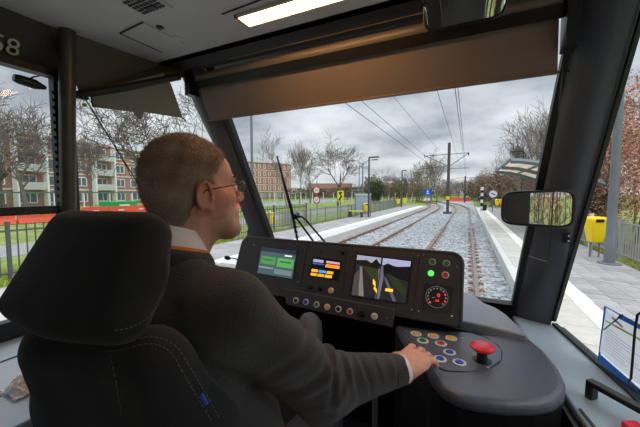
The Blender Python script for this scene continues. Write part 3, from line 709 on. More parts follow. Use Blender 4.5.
for i, (px, y) in enumerate(((300, 95), (312, 105), (326, 120), (352, 90), (366, 99), (386, 106), (396, 110), (410, 115), (436, 120), (508, 60), (530, 46))):
    A = at(px, 193, y=y); leafy('hedge', 'low distant hedge under the tree line, %s counted from the left' % ORD[i], A.x, A.y, 0, 4.6 if px > 335 else 4.2, 14, 3, LD if i % 2 else LR, 1500, .2, 40+i, group='low hedges under the distant tree line')
# right hand side: beech hedge with brown leaves, shrubs, trees
for i, (x, y, H, W) in enumerate(((6.1, 16.5, 6.9, 4.4), (6.9, 22, 6.6, 4.4), (7.4, 29, 7.6, 5.0), (6.3, 12.2, 6.0, 3.6))):
    leafy('beech_tree', ['brown-leaved beech at the right picture edge behind the fence', 'tall brown-leaved beech behind the grey lamp post', 'farther brown-leaved beech seen over the cab mirror', 'brown-leaved beech beyond the right picture edge'][i], x, y, 0, H, W, W, LB, 9000, .055, 70+i, bot=.08)
for i, (x, y, H, W) in enumerate(((5.3, 18.5, 3.4, 1.8), (5.7, 25, 4.2, 2.6), (6.2, 33, 4.6, 3.2), (6.6, 40, 5, 3.4))):
    leafy('evergreen_shrub_tree', ['dark green shrub right behind the bin and fence', 'brown twiggy shrub behind the shelter end', 'third brown shrub along the right fence', 'farthest brown shrub along the right fence'][i], x, y, 0, H, W, W, LD if i < 1 else LR, 3000, .07, 90+i)
for i, (px, y, H, v) in enumerate(((545, 28, 9.0, 3), (532, 33, 8.0, 3), (552, 24, 9.0, 1), (523, 40, 7.6, 1))):
    A = at(px, 193, y=y); bare_tree(['bare upright tree left of the right windscreen pillar', 'shorter bare tree above the shelter roof', 'bare tree touching the right windscreen pillar', 'farther bare tree above the shelter'][i], A.x, A.y, H, v, i*2.0)
bare_tree('bare tree rising behind the brown beeches', 10, 22, 9.5, 1, 1.0); bare_tree('bare tree at the right picture edge above the beeches', 9.6, 17.8, 9.0, 0, 4.0)
for i, (x, y) in enumerate(((7, -4), (7.5, -10), (8.5, -17), (5.5, -24), (1, -34))): leafy('beech_tree', ['nearest', 'second', 'third', 'fourth', 'farthest'][i]+' brown hedge tree behind the tram, seen only in the cab mirror', x, y, 0, 5.5, 5, 4, LB if i % 2 else LR, 2500, .09, 130+i)
# grass tufts along the left fence (uncountable)
rs = np.random.RandomState(11); n = 14000
X0 = np.concatenate([-9.3-rs.rand(n//2)*1.8, -8.2-rs.rand(n//4)*1.5, 3.95+rs.rand(n//4)*.9]); Y0 = np.concatenate([rs.rand(n//2)*12-1, 9+rs.rand(n//4)*24, 2+rs.rand(n//4)*22])
h = .08+.22*rs.rand(n)**2; a = rs.rand(n)*6.28; w = .012+.012*rs.rand(n)
P0 = np.stack([X0-np.cos(a)*w, Y0-np.sin(a)*w, 0*X0], 1); P1 = np.stack([X0+np.cos(a)*w, Y0+np.sin(a)*w, 0*X0], 1); P2 = np.stack([X0+rs.normal(size=n)*.06, Y0+rs.normal(size=n)*.06, h], 1)
me = bpy.data.meshes.new('grass_tufts'); me.from_pydata(np.stack([P0, P1, P2], 1).reshape(-1, 3).tolist(), [], np.arange(3*n).reshape(-1, 3).tolist())
me.materials.append(mat('grass blade', (140, 158, 52), .9, rgb2=(176, 178, 80), nscale=2)); o = bpy.data.objects.new('grass_tufts', me); COL.objects.link(o); tag(o, 'long grass growing along the foot of the fences', 'grass', kind='stuff')

# ================================================================== CAB SHELL
m_ceil = mat('ceiling light grey', (190, 186, 180), .6, noise=.03, nscale=4, bump=.08, bscale=120)
m_dark = mat('cab dark trim', (40, 38, 37), .55, bump=.1, bscale=150)
m_pillar = mat('pillar charcoal', (78, 82, 90), .36, bump=.06, bscale=200)
m_cove = mat('cove brown grey', (80, 70, 62), .6, bump=.08, bscale=150)
m_seal = mat('rubber seal', (10, 10, 11), .5)
m_sill = mat('sill blue grey', (150, 166, 178), .36, bump=.12, bscale=220)
m_ledge = mat('ledge pale blue', (200, 214, 228), .35, bump=.1, bscale=220)
m_wallin = mat('inner wall', (70, 72, 76), .6)
m_fab = mat('roller blind fabric', (120, 108, 100), .8, bump=.25, bscale=900)
m_cons = mat('console plastic', (44, 44, 50), .5, bump=.15, bscale=260)
m_desk = mat('desk plastic', (80, 84, 96), .36, bump=.15, bscale=260)
m_black = mat('black plastic', (16, 16, 17), .4)
m_chrome = mat('chrome', (190, 190, 192), .2, metal=1)
gl = glassmat('window glass', (.97, .985, .98))
WP = ((0, 1.6, 1.6), (0, 1, .45))          # windscreen plane
def wsc(z, x, off=0): return Vector((x, 1.6-.45*(z-1.6)+off, z))
struct(MB().box((-.45, -2.2, .78), (2.6, 7.6, .06)).build('floor', mat('floor rubber', (44, 44, 46), .7)))
struct(MB().prism([(-1.70, -6, 2.7), (.90, -6, 2.7), (.90, -.42, 2.7), (.56, -.42, 2.7), (.56, 1.04, 2.7), (-1.31, 1.04, 2.7), (-1.375, .6, 2.7), (-1.375, -.42, 2.7), (-1.70, -.42, 2.7)], (0, 0, .03)).build('ceiling', m_ceil))
struct(MB().box((-.4, -2.4, 2.86), (2.7, 7.2, .05)).build('ceiling_shell', m_dark))
struct(MB().prism([(-1.75, 1.2, 2.84), (.95, 1.2, 2.84), (.5, 1.36, 2.74), (-1.3, 1.36, 2.74)], (0, -.02, .05)).build('ceiling_nose', m_dark))
# front header and windscreen
def sweepx(name, prof, x0, x1, m, parent=None, bevel=0):
    n = len(prof); V = [(x0, a, b) for a, b in prof]+[(x1, a, b) for a, b in prof]
    F = [(i, (i+1) % n, (i+1) % n+n, i+n) for i in range(n)]+[tuple(range(n))[::-1], tuple(range(n, 2*n))]
    return MB().add(V, F).build(name, m, parent, bevel=bevel)
hd = struct(sweepx('trim_1', [(1.035, 2.70), (1.06, 2.675), (1.085, 2.668), (1.10, 2.72), (1.2, 2.74), (1.2, 2.84), (1.0, 2.84), (1.0, 2.70)], -1.31, .5, m_dark))
MB().box((-.45, 1.066, 2.6735), (1.0, .003, .002)).build('trim_line', mat('header line', (150, 130, 110), .4), hd)
struct(MB().prism([wsc(2.80, -1.14), wsc(2.80, .29), wsc(1.5, .20), wsc(1.5, -1.02)], (0, .008, .0036)).build('window_1', gl))
def strip(name, P0, P1, w, th, m, parent=None, dirn=(1, 0, 0), back=(0, .01, .004)):
    P0, P1 = Vector(P0), Vector(P1); d = Vector(dirn)*w
    return MB().prism([P0, P0+d, P1+d, P1], Vector(back).normalized()*th).build(name, m, parent)
sl = struct(strip('trim_2', wsc(2.78, .262, -.012), wsc(1.56, .188, -.012), .026, .03, m_seal)); sl.name = 'trim_2'
struct(strip('trim_3', wsc(2.78, -1.125, -.012), wsc(1.52, -1.02, -.012), .026, .03, m_seal))
struct(MB().prism([wsc(1.60, -1.04, -.014), wsc(1.60, .215, -.014), wsc(1.57, .215, -.014), wsc(1.57, -1.04, -.014)], (0, .03, .01)).build('trim_4', m_seal))
# right windscreen pillar: lofted, bulging inwards
def pillar(name, secs, m):
    """secs: list of (z, A, B, bulge): A windscreen edge, B side-window edge (xy)"""
    V = []; n = 12; k = n+3
    for (z, A, B, O, bl) in secs:
        A, B, O = Vector(A), Vector(B), Vector(O)
        ctr = (A+B)/2; ab = B-A; inn = Vector((-ab.y, ab.x)); inn = (inn if inn.y < 0 else -inn).normalized()
        for i in range(n+1):
            u = i/n; p = A.lerp(B, u)+inn*(bl*(sin(pi*u)**.7)); V.append((p.x, p.y, z))
        q = B+(O-ctr)*.8; V.append((q.x, q.y, z)); q = A+(O-ctr)*.8; V.append((q.x, q.y, z))
    F = [(i*k+j, i*k+(j+1) % k, (i+1)*k+(j+1) % k, (i+1)*k+j) for i in range(len(secs)-1) for j in range(k)]+[tuple(range(k))[::-1], tuple(range(len(V)-k, len(V)))]
    return MB().add(V, F, True).build(name, m, sharp=50)
def pw(z): return 1.6-.45*(z-1.6)
struct(pillar('trim_5', [(1.50, (.212, pw(1.50)-.01), (.326, 1.575), (.235, 1.70), .012), (1.60, (.210, pw(1.6)-.016), (.332, 1.535), (.255, 1.64), .016), (1.9, (.230, pw(1.9)-.016), (.351, 1.415), (.315, 1.56), .020), (2.2, (.250, pw(2.2)-.016), (.371, 1.288), (.345, 1.42), .022), (2.5, (.262, pw(2.5)-.012), (.390, 1.163), (.37, 1.29), .024), (2.72, (.274, pw(2.72)-.01), (.404, 1.072), (.385, 1.2), .024)], m_pillar))
struct(strip('trim_6', (.328, 1.545, 1.57), (.402, 1.067, 2.72), .008, .014, m_seal, dirn=(.5, -1, 0), back=(1, .5, 0)))
struct(pillar('trim_7', [(1.50, (-1.038, pw(1.5)), (-1.25, 1.44), (-1.25, 1.78), .012), (1.70, (-1.045, pw(1.7)), (-1.20, 1.44), (-1.26, 1.66), .012), (1.9, (-1.055, pw(1.9)), (-1.14, 1.42), (-1.21, 1.6), .014), (2.2, (-1.082, pw(2.2)), (-1.160, 1.29), (-1.24, 1.45), .014), (2.5, (-1.112, pw(2.5)), (-1.205, 1.15), (-1.29, 1.3), .012), (2.72, (-1.14, pw(2.72)), (-1.245, 1.05), (-1.32, 1.2), .01)], m_pillar))
# right side window, wall
def quadwall(name, pts, off, m, par=None): return MB().prism(pts, off).build(name, m, par)
RW = [(.335, 1.56), (.415, 1.10), (.455, .3), (.47, -.42)]
for (a, b) in zip(RW[:-1], RW[1:]):
    pass
V = []
for x, y in RW: V += [(x, y, .8), (x, y, 1.545), (x+.04, y, 1.545), (x+.04, y, .8)]
F = [(i*4+j, i*4+(j+1) % 4, i*4+4+(j+1) % 4, i*4+4+j) for i in range(3) for j in range(4)]+[(0, 1, 2, 3), (12, 15, 14, 13)]
struct(MB().add(V, F).build('wall_right', m_wallin))
V = []
for x, y in RW: V += [(x+.005, y, 1.54), (x+.005, y, 2.72), (x+.011, y, 2.72), (x+.011, y, 1.54)]
struct(MB().add(V, F).build('window_2', gl))
V = []
for x, y in RW: V += [(x-.002, y, 1.545), (x-.002, y, 1.558), (x+.016, y, 1.558), (x+.016, y, 1.545)]
struct(MB().add(V, F).build('trim_8', m_seal))
struct(MB().prism([(.45, -.42, 2.7), (.56, -.42, 2.7), (.56, 1.04, 2.7), (.44, 1.04, 2.7)], (0, 0, .12)).build('trim_9', m_dark))
# sill right
sill = struct(MB().prism([(.195, 1.62, 1.548), (.345, 1.575, 1.548), (.432, 1.10, 1.548), (.455, .3, 1.548), (.462, 0.1, 1.548), (.40, .1, 1.548), (.312, .70, 1.548), (.262, .96, 1.548), (.236, 1.22, 1.548)], (0, 0, -.02)).build('sill_right', m_sill, bevel=.006))
struct(MB().prism([(.236, 1.22, 1.53), (.262, .96, 1.53), (.312, .70, 1.53), (.40, .1, 1.53), (.33, .1, 1.53), (.27, .70, 1.53), (.246, .96, 1.53), (.228, 1.22, 1.53)], (0, 0, -.5)).build('sill_channel', m_black))
struct(MB().prism([(.276, .97, 1.551), (.3245, .705, 1.551), (.3185, .70, 1.551), (.27, .965, 1.551)], (0, 0, -.004)).build('sill_groove', m_black))
# left wall, side windows
wl = struct(MB().box((-1.46, .1, 1.19), (.05, 1.75, .82)).build('wall_left', m_wallin))
up = MB().prism([(-1.375, -.42, 2.705), (-1.375, .69, 2.705), (-1.455, .74, 2.552), (-1.455, -.42, 2.552)], (-.04, 0, .02)).build('upper_panel', mat('panel dark brown', (50, 44, 41), .55, bump=.1, bscale=150), wl)
n_up = Vector((.17, 0, -.08)).normalized()
Mx = Matrix(((0, .426, .905, 0), (1, 0, 0, 0), (0, .905, -.426, 0), (0, 0, 0, 1)))
c = at(12.5, 46, x=-1.405); c.x = -1.375-(2.705-c.z)*.08/.17+.004
m_let = mat('pale lettering', (190, 186, 178), .5)
text('58', .078, m_let, up, 'lettering', Matrix.Translation(c-Vector((0, .012, 0))) @ Mx)
c2 = at(-2, 26, x=-1.39); c2.x = -1.375-(2.705-c2.z)*.08/.17+.004
MB().box(c2, (.004, .006, .035)).build('lettering', m_let, up)
cove = struct(MB().prism([(-1.375, .62, 2.70), (-1.31, 1.045, 2.70), (-1.185, 1.12, 2.665), (-1.45, .75, 2.50)], (-.01, 0, .03)).build('trim_10', m_cove))
struct(MB().tube([(-1.465, .70, 2.485), (-1.36, .86, 2.55), (-1.235, 1.06, 2.645)], .016, 6, smooth=False).build('trim_11', m_dark))
pt = at(67, 28, x=-1.355); pb = at(68, 216, x=-1.42); dv = (pb-pt)
post = struct(MB().tube([pt-dv*.03, pt+dv*.5, pb, pb+dv*.75], .0265, 16).build('trim_12', mat('post brown grey', (66, 60, 58), .35)))
fr = struct(MB().box((-1.452, .684, 2.05), (.04, .066, .98)).build('trim_13', m_dark))
struct(MB().box((-1.445, .655, 2.07), (.03, .014, .9)).build('trim_14', m_seal))
zz = at(20, 211, x=-1.44).z
struct(MB().box((-1.445, .12, zz), (.035, 1.08, .030)).build('trim_15', m_seal))
struct(MB().box((-1.445, .15, 1.622), (.04, 1.15, .06)).build('trim_16', m_seal))
struct(MB().box((-1.445, .15, 2.552), (.045, 1.15, .026)).build('trim_17', m_seal))
struct(MB().box((-1.45, .1, 2.08), (.006, 1.14, .94)).build('window_3', gl))
rk = thing('toothed_strip', 'thin toothed black strip along the edge of the opening side window', 'strip', (-1.43, .640, 1.75))
for k in range(26): MB().box((-1.43, .643, 1.78+k*.028), (.006, .007, .012)).build('tooth', m_black, rk)
W2 = [(-1.455, .76), (-1.18, 1.40)]
struct(MB().prism([(-1.45, .745, 1.6), (-1.45, .745, 2.50), (-1.17, 1.13, 2.66), (-1.12, 1.40, 1.9), (-1.2, 1.45, 1.6)], (-.006, 0.003, 0)).build('window_4', gl))
struct(MB().prism([(-1.46, .745, .8), (-1.46, .745, 1.61), (-1.22, 1.46, 1.61), (-1.22, 1.46, .8)], (-.03, 0.01, 0)).build('wall_left_front', m_wallin))
struct(MB().prism([(-1.45, .745, 1.6), (-1.45, .745, 1.635), (-1.2, 1.45, 1.635), (-1.2, 1.45, 1.6)], (.012, -.004, 0)).build('trim_18', m_seal))
ldg = struct(MB().prism([(-1.455, -.42, 1.585), (-.885, -.42, 1.585), (-.885, .45, 1.585), (-1.02, .95, 1.585), (-1.05, 1.45, 1.585), (-1.24, 1.45, 1.585), (-1.455, .78, 1.585)], (0, 0, -.05)).build('sill_left', m_ledge, bevel=.006))
MB().box((-1.27, .2, 1.586), (.006, 1.2, .003)).build('groove', m_black, ldg)
# saloon behind the cab (seen in the mirrors)
for sx, nm in ((-1.70, 'left'), (.90, 'right')):
    struct(MB().box((sx, -3.2, 1.2), (.06, 5.6, .8)).build('wall_saloon_'+nm, m_wallin)); struct(MB().box((sx, -3.2, 2.6), (.06, 5.6, .3)).build('wall_upper_'+nm, m_wallin))
    for y in (-.6, -2.2, -3.8, -5.4): struct(MB().box((sx, y, 2.0), (.07, .14, 1.0)).build('trim_19', m_dark))
    struct(MB().box((sx, -3.2, 2.03), (.006, 5.6, .9)).build('window_5', gl))
struct(MB().box((-.4, -6, 1.75), (2.6, .06, 1.9)).build('wall_back', m_wallin))
struct(MB().box((-1.02, -.45, 1.75), (1.36, .05, 1.9)).build('wall_partition_left', m_dark))
struct(MB().box((.66, -.45, 1.75), (.5, .05, 1.9)).build('wall_partition_right', m_dark))
m_redseat = mat('red seat cloth', (190, 34, 44), .8, bump=.3, bscale=200)
sp = thing('passenger_bench', 'x', 'seat', (0, -1.6, .81), absolute=False, group='red seats in the saloon behind the cab')
MB().box((0, 0, .45), (.44, .42, .09)).build('seat', m_redseat, sp, bevel=.03); MB().box((0, -.2, .80), (.44, .08, .66)).build('backrest', m_redseat, sp, bevel=.03)
MB().box((0, -.02, .2), (.1, .3, .4)).build('leg', m_dkgrey, sp)
sp.location = (.15, -1.9, .81); sp['label'] = 'red saloon seat nearest behind the cab opening, seen in the cab mirror'
for i, (x, y) in enumerate(((.62, -1.9), (.15, -2.9), (.62, -2.9), (-.35, -2.4), (-.35, -3.4), (-1.2, -2.4))):
    dup(sp, (x, y, .81), label=['red saloon seat by the right saloon wall, front row', 'red saloon seat in the aisle of the second row', 'red saloon seat by the right wall, second row', 'red saloon seat left of the aisle, front', 'red saloon seat left of the aisle, rear', 'red saloon seat by the left saloon wall'][i])

for i, y in enumerate((-1.6, -3.2, -4.8)):  # lights out of view, added to brighten the cab and the mirror reflections
    t = thing('saloon_fill_light', '%s added saloon ceiling light behind the cab, brightening cab and mirror view' % ('nearest', 'middle', 'farthest')[i], 'ceiling light', (-.3, y, 2.7))
    MB().box((-.3, y, 2.695), (.9, .16, .008)).build('diffuser', mat('saloon fill lamp', (255, 246, 232), .5, emit=11.0), t); MB().box((-.3, y, 2.6985), (.94, .2, .003)).build('frame', m_ceil, t)
# ---- ceiling items
t = thing('ceiling_light', 'lit rectangular ceiling light strip above the driver', 'ceiling light', (-.5, .895, 2.7))
m_lamp = mat('lamp diffuser', (255, 190, 118), .5, emit=26.0)
MB().box((-.46, .893, 2.697), (.52, .060, .006)).build('diffuser', m_lamp, t)
f = MB()
for (cx_, cy_, sx, sy) in ((-.46, .928, .54, .010), (-.46, .858, .54, .010), (-.725, .893, .010, .08), (-.195, .893, .010, .08)): f.box((cx_, cy_, 2.696), (sx, sy, .010))
f.build('frame', m_ceil, t)
t = thing('ceiling_hatch', 'ceiling access panel with dark L-shaped gap', 'hatch', (-1.1, .75, 2.7))
a, b, c = at(120, 33, z=2.699), at(143, 22, z=2.699), at(162, 52, z=2.699)
MB().prism([a, b, b+(c-a), c], (0, 0, -.0015)).build('panel', m_ceil, t)
def flatline(P, w, m, par, nm='groove', z=-.0025):
    P = [Vector(p) for p in P]
    for i in range(len(P)-1):
        d = (P[i+1]-P[i]).normalized(); n_ = Vector((-d.y, d.x, 0))*w/2
        MB().prism([P[i]-n_, P[i+1]-n_, P[i+1]+n_, P[i]+n_], (0, 0, z)).build(nm, m, par)
flatline([b, a, c], .006, m_black, t)
t = thing('ceiling_slot', 'dark seam in the ceiling beside the lamp', 'seam', (-.8, .8, 2.7)); flatline([at(222, 14, z=2.699), at(262, -1, z=2.699)], .004, m_black, t)
t = thing('air_vent', 'ceiling air vent with a grid of dark slots', 'air vent', (-.95, .68, 2.7))
o0 = at(146, 2, z=2.7)
MB().box((o0.x-.01, o0.y, 2.698), (.13, .11, .005)).build('frame', m_ceil, t, bevel=.002)
for i in range(7):
    for j in range(5): MB().box((o0.x-.055+i*.0155, o0.y-.032+j*.0155, 2.694), (.0095, .010, .003)).build('slot', m_black, t)
v0 = at(151, 7.5, z=2.695); MB().box((v0.x, v0.y, 2.6925), (.040, .018, .004)).build('slot', m_black, t)
p = at(160, 27, z=2.7); t = thing('ceiling_lock', 'small round black and chrome ceiling lock', 'lock', p)
MB().lathe(p, (0, 0, -1), [(.013, 0), (.013, .003), (.009, .005)]).build('ring', m_black, t); MB().lathe(p+Vector((0, 0, -.004)), (0, 0, -1), [(.006, 0), (.006, .004)]).build('core', m_chrome, t)
p = at(178, 38, z=2.7); t = thing('ceiling_sensor', 'flat round disc in the ceiling near the left pillar', 'sensor', p)
MB().lathe(p, (0, 0, -1), [(.019, 0), (.019, .002), (.017, .003)]).build('disc', m_ceil, t)

# ---- roller blinds
t = thing('roller_blind', 'long brown roller blind pulled partly down over the windscreen', 'blind', (-.48, 1.12, 2.6))
n = 14; cas = [(1.118+.027*cos(2*pi*i/n), 2.642+.024*sin(2*pi*i/n)) for i in range(n)]
V = [(x, a, b) for x in (-1.175, .225) for a, b in cas]; F = [(i, (i+1) % n, (i+1) % n+n, i+n) for i in range(n)]+[tuple(range(n))[::-1], tuple(range(n, 2*n))]
MB().add(V, F, True).build('cassette', mat('blind tube', (124, 116, 110), .35, bump=.1, bscale=200), t)
sweepx('housing', [(1.13, 2.665), (1.13, 2.60), (1.118, 2.597), (1.125, 2.61), (1.16, 2.68)], -1.175, .235, m_dark, t)
off = -.040
MB().prism([wsc(2.60, -1.165, off), wsc(2.60, .218, off), wsc(2.462, .233, off), wsc(2.458, -1.178, off)], (0, .002, .001)).build('fabric', m_fab, t)
MB().prism([wsc(2.622, -1.172, off-.012), wsc(2.622, .225, off-.012), wsc(2.590, .225, off-.012), wsc(2.590, -1.172, off-.012)], (0, .01, .004)).build('housing_lip', m_black, t)
MB().tube([wsc(2.460, -1.18, off), wsc(2.462, .236, off)], .0055, 8).build('bottom_bar', m_fab, t)
MB().tube([wsc(2.462, .236, off), wsc(2.462, .262, off)], .003, 6).build('end_pin', m_black, t)
MB().box((.246, 1.112, 2.60), (.032, .07, .19)).build('end_bracket', m_black, t)
MB().box((-1.20, 1.11, 2.62), (.035, .08, .12)).build('end_bracket', m_black, t)
# pull cord with clip
P = [at(563, 62, y=1.10), at(560, 100, y=1.10), at(556.5, 150, y=1.11), at(553, 200, y=1.12), at(548.5, 262, y=1.14), at(538, 259, y=1.16), at(528, 256, y=1.18)]
t = thing('blind_cord', 'thin black pull cord hanging in front of the right pillar', 'cord', P[0]); MB().tube(P[:5], .0016, 6).build('cord', m_black, t); MB().tube(P[4:], .0010, 5).build('cord_end', mat('pale string', (150, 150, 150), .5), t)
p = at(533, 255, pl=WP); t = thing('cord_clip', 'small black clip at the foot of the right windscreen seal', 'clip', p); MB().box(p+Vector((0, -.02, 0)), (.02, .014, .018)).build('body', m_black, t, bevel=.003)
MB().lathe(p+Vector((0, -.027, 0)), (0, -1, 0), [(.004, 0), (.004, .008)], 8).build('stud', m_black, t)
p = at(566.5, 238, y=1.37); t = thing('pillar_latch', 'small black latch with two pale dots on the right pillar edge', 'latch', p); MB().box(p, (.022, .02, .035)).build('body', m_black, t, bevel=.004)
for dz in (-.009, .009): MB().lathe(p+Vector((.004, -.010, dz)), (0, -1, 0), [(.003, 0), (.003, .003)], 8).build('screw', m_wh, t)
# left side blind (triangular) with tab and cords
n2 = Vector((.81, -.586, 0)).normalized(); PB = ((-1.42, .79, 2.5), n2)
q = [at(*p, pl=PB) for p in ((90, 92), (163, 73), (171, 84), (183, 118), (144, 112), (142, 116), (140, 120), (137, 118), (134, 112), (93, 107))]
t = thing('side_blind', 'grey side window blind with small pull tab left of the windscreen', 'blind', q[1]); MB().prism(q, -n2*.004).build('fabric', mat('side blind fabric', (132, 136, 142), .8, bump=.25, bscale=900), t)
MB().tube([q[0], q[-1]], .003, 6).build('end_bar', m_black, t); MB().tube([at(183, 118, pl=PB), at(186, 121, pl=PB)], .003, 6).build('guide_pin', m_black, t)
PC = ((-1.405, .80, 2.5), n2)
t = thing('cord_pair', 'two black cords running down from the side blind corner', 'cord', at(84, 97, pl=PC))
MB().tube([at(84, 97, pl=PC), at(104, 129, pl=PC), at(137, 182, pl=PC), at(175, 243, pl=PC)], .0028, 6).build('cord', m_black, t)
MB().tube([at(88, 97, pl=PC), at(107, 129, pl=PC), at(134, 182, pl=PC)], .0014, 5).build('cord', m_black, t)
p = at(84.5, 105, pl=PC); MB().box(p, (.014, .014, .014)).build('clip', mat('green clip', (150, 190, 40), .5), t, bevel=.003)
MB().box(at(83, 97, pl=PC), (.03, .03, .022)).build('pulley', m_black, t, bevel=.004)
# window handle
p0, p1 = at(46, 88, x=-1.40), at(13.5, 77.5, x=-1.40)
t = thing('window_handle', 'black lever handle at the top of the opening side window', 'handle', p0); MB().tube([p0, p0.lerp(p1, .12), p0.lerp(p1, .35), p0.lerp(p1, .85), p1], [.006, .010, .017, .016, .012], 10).build('grip', m_black, t)
MB().tube([at(30, 79, x=-1.40), at(33, 77, x=-1.40), at(39.5, 76, x=-1.40)], [.004, .003, .002], 6).build('lever', m_black, t)
# ---- mirrors (real convex mirror surfaces)
m_mir = mat('mirror', (235, 238, 240), .02, metal=1)
def mirror(name, label, P0, P1, h0, h1, tiltn, curve, thick, arm, zt=0):
    """P0, P1: left/right middle of the glass; h0, h1: heights; normals lean from tiltn-curve to tiltn+curve"""
    t = thing(name, label, 'mirror', (P0+P1)/2)
    V = []; F = []; nu, nv = 24, 8; w = (P1-P0).length; ax = (P1-P0).normalized(); nb = Vector((0, -1, zt)).normalized()
    def shape(u, v):     # rounded rectangle in [-1,1]^2, superellipse
        return u, v
    rim = []
    def pt(u, v):
        h = h0+(h1-h0)*(u+1)/2; e = (1-abs(u)**7)**(1/4.5) if abs(u) < 1 else 0
        sag = curve*w/4*u*u
        return (P0+P1)/2+ax*(u*w/2)+Vector((0, 0, 1))*(v*h/2*e)+Vector((0, 1, 0))*(sag-tiltn*v*h/2)
    for i in range(nu+1):
        u = -cos(pi*i/nu)
        for j in range(nv+1): V.append(pt(u, -1+2*j/nv))
    for i in range(nu):
        for j in range(nv): F.append((i*(nv+1)+j, (i+1)*(nv+1)+j, (i+1)*(nv+1)+j+1, i*(nv+1)+j+1))
    MB().add(V, F, True).build('mirror_glass', m_mir, t)
    loop = [V[i*(nv+1)+nv] for i in range(nu+1)]+[V[i*(nv+1)] for i in range(nu, -1, -1)]; loop = [p for i, p in enumerate(loop) if (p-loop[i-1]).length > 1e-4]
    MB().tube(loop, .0045, 6, closed=True).build('rim', m_black, t)
    c = (P0+P1)/2; k = len(loop); bk = [c+(p-c)*1.0+Vector((0, .004, 0)) for p in loop]; b2 = [c+(p-c)*.86+Vector((0, thick, 0)) for p in loop]
    MB().add(bk+b2, [(i, (i+1) % k, (i+1) % k+k, i+k) for i in range(k)]+[tuple(range(k, 2*k))], True).build('housing', m_black, t)
    MB().tube(arm, .009, 8).build('arm', m_black, t)
    return t
Pa = at(502.5, 208, y=1.24); Pb = at(574, 209, y=1.27)
mirror('rear_view_mirror', 'black-rimmed cab mirror fixed in front of the right windscreen pillar', Pa, Pb, .106, .124, 0, .09, .03, [Vector((.25, 1.28, 2.07)), Vector((.30, 1.33, 2.06)), Vector((.33, 1.38, 2.05))])
Pa = at(424, 2, y=.86); Pb = at(508, -18, y=.86)
mirror('ceiling_mirror', 'dark-rimmed interior mirror hanging below the ceiling at the top edge', Pa, Pb, .135, .13, .27, .10, .03, [Vector((.10, .89, 2.62)), Vector((.10, .93, 2.70))])

# ================================================================== CONSOLE
PN = Vector((0, -.24, .10)).normalized(); PV = Vector((0, .10, .24)).normalized(); PO = Vector((-.49, 1.17, 1.77)); PU = Vector((1, 0, 0))
MP = Matrix((( PU.x, PV.x, PN.x, PO.x), (PU.y, PV.y, PN.y, PO.y), (PU.z, PV.z, PN.z, PO.z), (0, 0, 0, 1)))
def uv(px, py, lift=0):
    p = at(px, py, pl=(PO+PN*lift, PN))-PO; return Vector((p.dot(PU), p.dot(PV), lift))
def onp(poly, th, name, m, par, lift=0, bevel=0):
    """flat slab on the instrument panel from (u, v) corners"""
    P = [PO+PU*a+PV*b+PN*lift for a, b in poly]; return MB().prism(P, PN*th).build(name, m, par, bevel=bevel)
def P4(*pts, lift=0): return [tuple(uv(*p, lift=lift)[:2]) for p in pts]
cons = thing('instrument_console', 'black instrument console with three screens in front of the driver', 'console', (-.49, 1.3, .81))
tl, tr, br, bl = uv(243, 237), uv(462, 250), uv(467, 323), uv(236, 292)
def rrect(u0, u1, v0, v1, rt, rb=.01, n=6):
    P = []
    for (cu, cv, r, a0) in ((u1-rt, v1-rt, rt, 0), (u0+rt, v1-rt, rt, 90), (u0+rb, v0+rb, rb, 180), (u1-rb, v0+rb, rb, 270)):
        for i in range(n+1): a = rad(a0+90*i/n); P.append((cu+r*cos(a), cv+r*sin(a)))
    return P
U0, U1, V0, V1 = tl.x-.005, tr.x+.010, -.135, .128
m_cblack = mat('console black rim', (24, 23, 24), .45, bump=.1, bscale=260)
onp(rrect(U0, U1, V0, V1, .045), .012, 'housing_rim', m_cblack, cons, -.012, bevel=.006)
onp(rrect(U0+.004, U1-.004, V0+.004, V1-.004, .042), .09, 'housing_back', m_cblack, cons, -.10, bevel=.01)
onp(rrect(U0+.016, U1-.014, V0+.004, V1-.018, .035), .004, 'face_plate', m_cons, cons, 0, bevel=.001)
# seams between the modules
for (a, b) in (((308, 244), (301, 288)), ((347, 250), (342, 300)), ((420, 257), (413, 316))):
    p, q = uv(*a), uv(*b); onp([(p.x-.0012, p.y), (p.x+.0012, p.y), (q.x+.0012, q.y), (q.x-.0012, q.y)], .0052, 'seam', m_black, cons)
for (px, py) in ((254.5, 245), (312, 245), (305, 250.5), (298, 282), (302.5, 290), (337, 295), (418, 256), (423.5, 255.5), (351, 248.5), (412, 309.5), (419, 311), (452, 316), (457, 267)):
    p = uv(px, py); MB().lathe(PO+PU*p.x+PV*p.y+PN*.004, PN, [(.0028, 0), (.0028, .0012)], 8).build('screw', m_chrome, cons)
def emit(name, rgb, s=1.0):
    return mat('screen '+name, rgb, .25, emit=s)
m_scr = mat('screen off', (8, 9, 12), .08, spec=.6)
def screen(name_, label, quad, items):
    z = .0045; q = P4(*quad, lift=z); c = sum((Vector(p) for p in q), Vector((0, 0)))/4
    fr_ = [tuple(c+(Vector(p)-c)*1.07) for p in q]; fm = onp(fr_, .0015, 'screen_bezel', m_black, cons, .004); fm['label'] = label
    s_ = onp(q, .0012, 'screen', m_scr, fm, .0056); k = 0
    A, B, C_, D = [Vector(p) for p in q]      # tl tr br bl
    def bi(x, y): return tuple(A.lerp(B, x).lerp(D.lerp(C_, x), y))
    for it in items:
        m_, poly = it; k += 1
        P = [PO+PU*a+PV*b+PN*(.0069+.0001*k) for a, b in (bi(x, y) for x, y in poly)]
        MB().add(P, [tuple(range(len(P)))]).build('display_area', m_, fm)
def rc(x0, y0, x1, y1): return [(x0, y0), (x1, y0), (x1, y1), (x0, y1)]
e_ = emit
